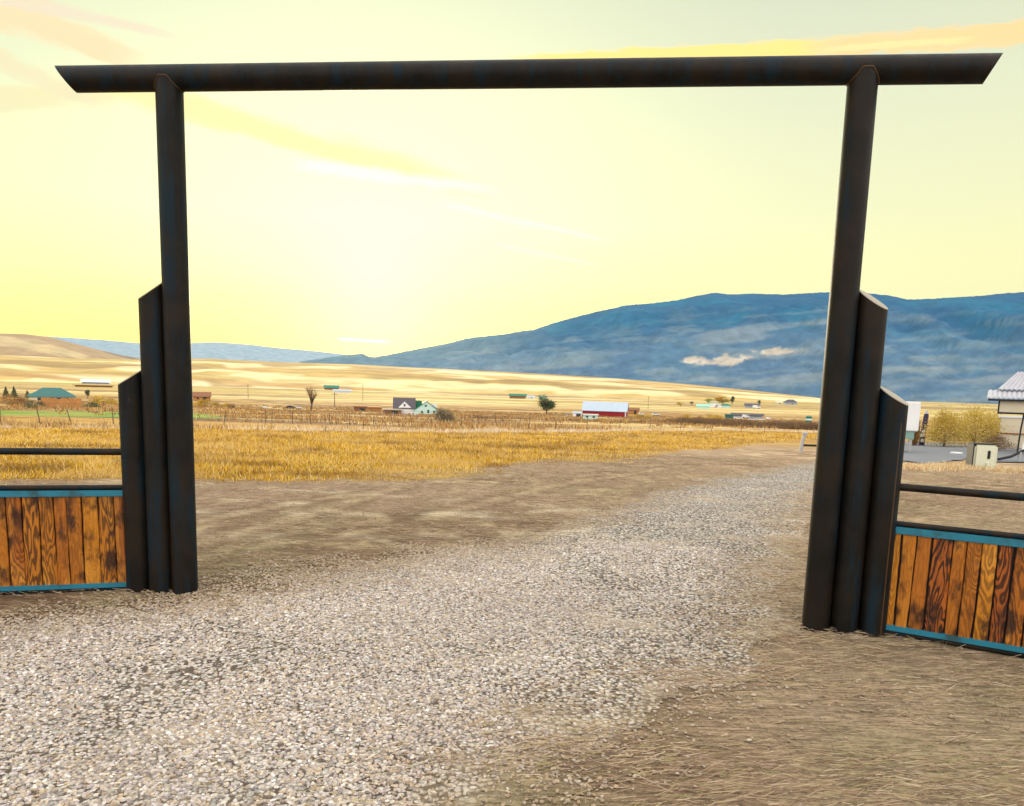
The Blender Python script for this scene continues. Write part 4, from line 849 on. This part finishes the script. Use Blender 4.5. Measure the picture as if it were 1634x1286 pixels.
# -- the village on the right
house(1122, 652, 20, 4, 3, M_mint, M_glassg, 'pale green roofed house leftmost of the three by the yellow tree', style='gable', depth=430, door=False, name='village_house', cat='house', group='green roofed village houses')
house(1139, 650, 24, 5, 4, M_white, M_glassg, 'white house with pale green gable, middle of the three by the yellow tree', style='front', depth=440, wins=2, name='village_house', cat='house', group='green roofed village houses')
house(1157, 651, 17, 4, 3, M_mint, M_groof, 'darker green roofed house rightmost of the three by the yellow tree', style='hip', depth=440, door=False, name='village_house', cat='house', group='green roofed village houses')
shrub(1152, 647, 34, 16, G_yel, 'golden yellow tree behind the green roofed houses', 1500, 'yellow_tree', 'tree', True, seed=51, depth=520)
shrub(1131, 645, 20, 10, [(.25, .30, .05), (.34, .36, .07)], 'lime green tree left of the golden yellow tree', 700, 'green_tree', 'tree', True, seed=52, depth=540)
shrub(1168, 646, 8, 15, G_dk, 'narrow dark tree right of the golden yellow tree', 500, 'narrow_tree', 'tree', True, seed=53, depth=540)
shrub(1086, 649, 18, 8, G_yel, 'small bright yellow tree left of the green roofed houses', 700, 'yellow_tree', 'tree', True, seed=54, depth=500)
shrub(1103, 648, 9, 8, G_dk, 'small dark tree between the small yellow tree and green roofed houses', 400, 'small_tree', 'tree', True, seed=55, depth=520)
shrub(1211, 647, 10, 9, G_dk, 'dark tree behind the black roofed shed on the right', 400, 'small_tree', 'tree', True, seed=56, depth=560)
house(1200, 651, 22, 4, 3, M_grey, M_droof, 'dark roofed shed right of the green roofed houses', style='gable', depth=480, name='shed', cat='shed')
vehicle(1207, 652, 12, M_white, 'white parked van before the dark roofed shed', depth=450, van=True)
house(1261, 646, 20, 4.5, 4, M_grey, M_droof, 'grey house with dark roof farthest right before the hills', style='hip', depth=620, wins=2, name='village_house', cat='house')
house(1243, 645, 10, 3, 2, M_cream, M_cream, 'tiny cream shed left of the farthest right grey house', style='gable', depth=640, name='shed', cat='shed')
house(1163, 668, 12, 5, 2, M_troof, M_troof, 'small dark green shed left of the row of vehicles', style='flat', depth=240, door=False, name='shed', cat='shed')
house(1192, 667, 46, 5, 2, M_grey, M_droof, 'long blue grey machine shed behind the row of vehicles', style='gable', depth=260, dpt=.3, door=False, name='machine_shed', cat='shed')
for px, py, w_, lb, vn in ((1178, 669, 14, 'white parked car leftmost before the long machine shed', False), (1190, 667, 12, 'white parked van second from the left before the long machine shed', True), (1201, 671, 13, 'white parked car in the middle before the long machine shed', False), (1214, 671, 13, 'light parked car right of the middle before the long machine shed', False), (1226, 669, 8, 'white parked van rightmost before the long machine shed', True)):
    vehicle(px, py, w_, M_white, lb, depth=225, van=vn)
shrub(1138, 672, 34, 12, G_yel, 'yellow brown shrub before the small dark green shed', 1200, seed=61, depth=200); shrub(1116, 673, 26, 10, G_rust, 'rust coloured shrub left of the yellow brown one', 900, seed=62, depth=200)
for q in ((1018, 668, 26, 9, G_yel, 'yellow shrub right below the red barn', 63), (1036, 669, 22, 9, G_ol, 'olive yellow shrub right of the red barn', 64), (1096, 668, 20, 8, G_yel, 'small yellow shrub midway between barn and vehicles', 65)):
    shrub(q[0], q[1], q[2], q[3], q[4], q[5], 900, seed=q[6])
p, s = frame_at(1290, 674, 190); t = thing('water_tank', 'round green tank with white band near the tall right gate post', 'tank', p)
bm = bmesh.new(); tube(bm, [(0, 0, -.6), (0, 0, 9*s), (0, 0, 10.5*s)], [5*s, 5*s, 3*s], 24); obj('body', bm, M_groof, t, True)
bm = bmesh.new(); tube(bm, [(0, 0, 3.5*s), (0, 0, 6*s)], 5.08*s, 24); obj('band', bm, M_white, t, True)
def pole(px, py, hpx, depth, label):
    p, s = frame_at(px, py, depth); p.z = float(T(p.x, p.y)); t = thing('utility_pole', label, 'pole', p, math.atan2(-p.x, p.y), 'utility poles in the valley'); h = hpx*s
    bm = bmesh.new(); tube(bm, [(0, 0, -.5), (0, 0, h)], [.16, .11], 8); obj('pole', bm, M_bark, t, True); bm = bmesh.new(); box(bm, -1.1, 1.1, -.06, .06, h-.7, h-.55); obj('crossarm', bm, M_bark, t)
pole(534, 648, 22, 420, 'utility pole right of the bare tree'); pole(579, 640, 26, 500, 'utility pole above the dark brown shed'); pole(396, 636, 22, 520, 'utility pole left of the bare tree'); pole(1034, 652, 20, 440, 'utility pole right of the red barn')
# dark hedgerow line under the village, a mass nobody could count
hx, hy, hh = [], [], []
for (x0, y0), (x1, y1) in (((1085, 672), (1345, 684)), ((1085, 676), (1345, 689)), ((760, 668), (1085, 672))):
    a, c = at(x0, y0), at(x1, y1); n_ = 420; f = rng.random(n_); hx.append(a.x+(c.x-a.x)*f+rng.normal(0, .8, n_)); hy.append(a.y+(c.y-a.y)*f+rng.normal(0, 1.6, n_)); hh.append(rng.uniform(.5, 1.1, n_)*(1 if x0 > 1000 else .5))
hx, hy, hh = map(np.concatenate, (hx, hy, hh))
kind(blades('brush', hx, hy, hh, .06, .5, np.array([(.15, .09, .06), (.22, .13, .08), (.12, .09, .05), (.30, .18, .08)]), M_grass, 26, .35), 'stuff', 'dark brown hedgerow brush running below the village', 'brush')

# ------------------------------------------------------------------ the yard right of the gate
p = at(1277, 722); s = (p-Vector((0, 0, EYE))).dot(fw)/F; M_galv = simple('galvanised', (.40, .40, .40), .5, .25, 9, metal=.3)
t = thing('barrier_post', 'leaning grey metal post with dark bar left of the tall right gate post', 'post', p)
bm = bmesh.new(); tube(bm, [(0, 0, -.1), (2*s, 0, 18*s), (5*s, 0, 29*s)], [2.7*s, 2.7*s, 3*s], 14); obj('post', bm, M_galv, t, True)
bm = bmesh.new(); tube(bm, [(4.6*s, 0, 28*s), (5.2*s, 0, 31*s), (6*s, 0, 33.5*s)], [4*s, 4.4*s, 2.4*s], 14); obj('cap', bm, M_galv, t, True)
bm = bmesh.new(); box(bm, 3*s, 75*s, -.03, .03, 10*s, 13.5*s); obj('bar', bm, M_black, t, bevel=.01)
# white box trailer
p, s = frame_at(1431, 722); rzz = math.atan2(-p.x, p.y); t = thing('box_trailer', 'white box trailer behind the short right gate post', 'trailer', p, rzz)
bm = bmesh.new(); box(bm, -31*s, 27*s, 0, 60*s, 35*s, 81*s); obj('body', bm, M_white, t, bevel=1.2*s)
bm = bmesh.new(); box(bm, -24*s, 22*s, 3*s, 50*s, 22*s, 35*s); obj('chassis', bm, paint('green_grey_chassis', (.20, .34, .30)), t)
for x_ in (-14, 4):
    bm = bmesh.new(); tube(bm, [(x_*s-1*s, 2*s, 9*s), (x_*s+5*s, 2*s, 9*s)], 9*s, 18); obj('wheel', bm, M_tyre, t, True)
for x_ in (-20, 16):
    bm = bmesh.new(); box(bm, x_*s, (x_+4)*s, 4*s, 8*s, -.1, 23*s); obj('leg', bm, M_galv, t)
# dark slim pillar with meters
p, s = frame_at(1471, 712); t = thing('meter_pillar', 'slim dark pillar carrying small white meters before the olive shrubs', 'pillar', p)
bm = bmesh.new(); tube(bm, [(-1*s, 0, -.1), (0, 0, 20*s), (2*s, 0, 50*s), (2*s, 0, 52*s)], [4.6*s, 4.2*s, 3.6*s, 2*s], 14); obj('post', bm, paint('violet_black', (.035, .025, .06)), t, True)
bm = bmesh.new(); tube(bm, [(2*s, 0, 52*s), (2*s, 0, 57*s)], [2.8*s, 1.6*s], 12); obj('cap', bm, M_galv, t, True)
for x_, z_, r_ in ((-3, 7, 3), (-4, 15, 3.4), (-3, 22, 2.6)):
    bm = bmesh.new(); box(bm, (x_-r_/2)*s, (x_+r_)*s, -6*s, -3*s, z_*s, (z_+r_*1.6)*s); obj('meter_box', bm, M_white, t, bevel=.5*s)
# olive shrubs behind the lot
for q in ((1458, 712, 14, 52, G_rust, 'orange brown shrub behind the slim dark pillar', 71), (1506, 714, 62, 64, G_ol, 'tall olive shrub right of the slim dark pillar', 72), (1554, 714, 104, 68, G_ol, 'largest olive yellow shrub behind the parking lot', 73), (1580, 714, 50, 58, G_ol, 'olive shrub beside the low cream wall', 74)):
    shrub(q[0], q[1], q[2], q[3], q[4], q[5], 9000, seed=q[6], clumps=60, leaf=.018)
shrub(1592, 720, 56, 28, [(.20, .12, .08), (.26, .17, .10)], 'low brown shrub below the cream wall', 2600, seed=75, clumps=20, leaf=.03)
# low cream wall and the roofed building at the right edge
a = at(1592, 716); c = at(1700, 720); dv = c-a; s = (a-Vector((0, 0, EYE))).dot(fw)/F; t = thing('garden_wall', 'low cream wall left of the corrugated roof building', 'wall', a, math.atan2(dv.y, dv.x))
bm = bmesh.new(); box(bm, 0, dv.xy.length, 0, .25, -.2, 50*s); obj('wall_face', bm, M_cream, t); bm = bmesh.new(); box(bm, -.1, dv.xy.length, -.05, .3, 24*s, 26*s); obj('ledge', bm, M_brown, t); bm = bmesh.new(); box(bm, -.1, dv.xy.length, -.05, .3, 50*s, 53*s); obj('coping', bm, M_white, t)
p, s = frame_at(1608, 724); t = thing('tiled_roof_building', 'cream building with pale corrugated tile roof at the right edge', 'building', p, math.atan2(-p.x, p.y)+.0)
def corr(bm, x0, x1, y0, z0, y1, z1, pitch, amp, th):
    n = int((x1-x0)/pitch*8); A = []; B_ = []
    for k in range(n+1):
        x = x0+(x1-x0)*k/n; o = amp*abs(math.sin(math.pi*(x-x0)/pitch)); A.append((x, y0, z0+o)); B_.append((x, y1, z1+o))
    va = [bm.verts.new(q) for q in A]; vb = [bm.verts.new(q) for q in B_]; vc = [bm.verts.new((q[0], q[1], q[2]-th)) for q in A]; vd_ = [bm.verts.new((q[0], q[1], q[2]-th)) for q in B_]
    for k in range(n): bm.faces.new((va[k], va[k+1], vb[k+1], vb[k])); bm.faces.new((vc[k], vd_[k], vd_[k+1], vc[k+1])); bm.faces.new((va[k], vc[k], vc[k+1], va[k+1]))
    bm.faces.new((va[0], vb[0], vd_[0], vc[0])); bm.faces.new((va[-1], vc[-1], vd_[-1], vb[-1]))
M_tile = paint('pale_roof_tile', (.42, .42, .46), var=.3, rough=.6)
bm = bmesh.new(); corr(bm, -36*s, 160*s, -30*s, 87*s, 8*s, 99*s, 6.4*s, 2.0*s, 1.0*s); obj('lower_roof', bm, M_tile, t)
bm = bmesh.new(); v0 = []
corr(bm, -24*s, 160*s, 0*s, 101*s, 60*s, 130*s, 6.4*s, 2.0*s, 1.0*s)
for q in bm.verts:
    if q.co.y > 30*s and q.co.x < 40*s: q.co.x = q.co.x*.6+14*s
obj('upper_roof', bm, M_tile, t)
bm = bmesh.new(); box(bm, -34*s, 160*s, -28*s, 30*s, 83*s, 86*s); obj('soffit', bm, M_black, t)
bm = bmesh.new(); box(bm, -18*s, 160*s, -20*s, 26*s, 66*s, 83*s); obj('fascia_box', bm, M_cream, t)
bm = bmesh.new(); box(bm, -20*s, 160*s, -21*s, 27*s, 63*s, 65.6*s); box(bm, -20*s, -18.2*s, -21*s, 27*s, 65.6*s, 83*s); obj('trim', bm, M_black, t)
bm = bmesh.new(); box(bm, 22*s, 160*s, 8*s, 24*s, -.3, 63*s); obj('wall', bm, M_wood, t)
bm = bmesh.new(); tube(bm, [(15*s, -16*s, 64*s), (13*s, -16*s, 40*s), (12*s, -16*s, 0)], 1.3*s, 8); obj('downspout', bm, M_black, t, True)
bm = bmesh.new(); box(bm, 30*s, 56*s, 7*s, 8.5*s, 20*s, 55*s); obj('window', bm, M_win, t)
# pale utility box
p = at(1571, 748); s = (p-Vector((0, 0, EYE))).dot(fw)/F; t = thing('utility_box', 'pale cream utility box with black latch standing on the yard', 'utility box', p, math.atan2(-p.x, p.y)+.35)
M_pale = simple('pale_fibreglass', (.62, .64, .50), .55, .08, 2)
bm = bmesh.new(); box(bm, -17*s, 17*s, 0, 26*s, -.05, 38*s); obj('body', bm, M_pale, t, bevel=3.2*s)
bm = bmesh.new(); box(bm, -19*s, -17.2*s, 1*s, 27*s, 0, 39*s); box(bm, -19*s, 14*s, 2*s, 27*s, 38.3*s, 40*s); obj('back_frame', bm, M_black, t)
bm = bmesh.new(); box(bm, 2*s, 6*s, -1.2*s, .4*s, 16*s, 29*s); obj('latch', bm, M_black, t, bevel=.6*s); bm = bmesh.new(); tube(bm, [(3*s, -2*s, -2*s), (3*s, -2*s, 10*s)], 2.2*s, 12); obj('conduit', bm, M_pale, t, True)
p = at(1630, 738); s = (p-Vector((0, 0, EYE))).dot(fw)/F; t = thing('drawbar', 'black sloping metal drawbar between the utility box and the building', 'bar', p)
bm = bmesh.new(); tube(bm, [(-38*s, 0, 4*s), (-18*s, 0, 9*s), (6*s, 0, 22*s), (60*s, 0, 30*s)], 2.2*s, 8); obj('bar', bm, M_black, t, True); bm = bmesh.new(); tube(bm, [(-4*s, 0, -.1), (-4*s, 0, 17*s)], 2.4*s, 8); obj('leg', bm, M_galv, t, True)
bm = bmesh.new(); tube(bm, [(2*s, 0, 21*s), (2*s, 0, 34*s)], [4*s, 2.6*s], 10); obj('coupler', bm, M_white, t, True)
p = at(1526, 725); s = (p-Vector((0, 0, EYE))).dot(fw)/F; bm = bmesh.new(); tube(bm, [(0, 0, .0), (0, 0, .09)], [9*s, 8.6*s], 28); o = obj('manhole_cover', bm, M_white, None, True); o.location = p; tag(o, 'pale round cover lying on the dark parking lot', 'cover')
# low bank of bleached grass along the lot
bx, by = [], []
a, c = at(1442, 748), at(1566, 745); n_ = 900; f = rng.random(n_); bx = a.x+(c.x-a.x)*f+rng.normal(0, .10, n_); by = a.y+(c.y-a.y)*f+rng.normal(0, .38, n_)
a, c = at(1590, 752), at(1700, 756); f = rng.random(260); bx = np.concatenate([bx, a.x+(c.x-a.x)*f]); by = np.concatenate([by, a.y+(c.y-a.y)*f+rng.normal(0, .15, 260)])
kind(blades('verge_grass', bx, by, rng.uniform(.05, .15, len(bx)), .03, .8, np.array([(.72, .52, .26), (.8, .66, .42), (.55, .33, .12), (.86, .78, .60)]), M_grass, 12, .08), 'stuff', 'pale dry grass bank along the edge of the parking lot', 'grass')

# ------------------------------------------------------------------ haze
bm = bmesh.new(); box(bm, -13500, 13500, -1500, 13500, -60, 1900)
hm = bpy.data.materials.new('haze'); hm.use_nodes = True; nt = hm.node_tree; nt.nodes.clear(); o_ = nt.nodes.new('ShaderNodeOutputMaterial'); pv = nt.nodes.new('ShaderNodeVolumePrincipled')
pv.inputs['Color'].default_value = (.16, .50, .92, 1); pv.inputs['Density'].default_value = 3.6e-5; pv.inputs['Anisotropy'].default_value = .4; nt.links.new(pv.outputs[0], o_.inputs['Volume'])
kind(obj('haze', bm, hm), 'stuff')
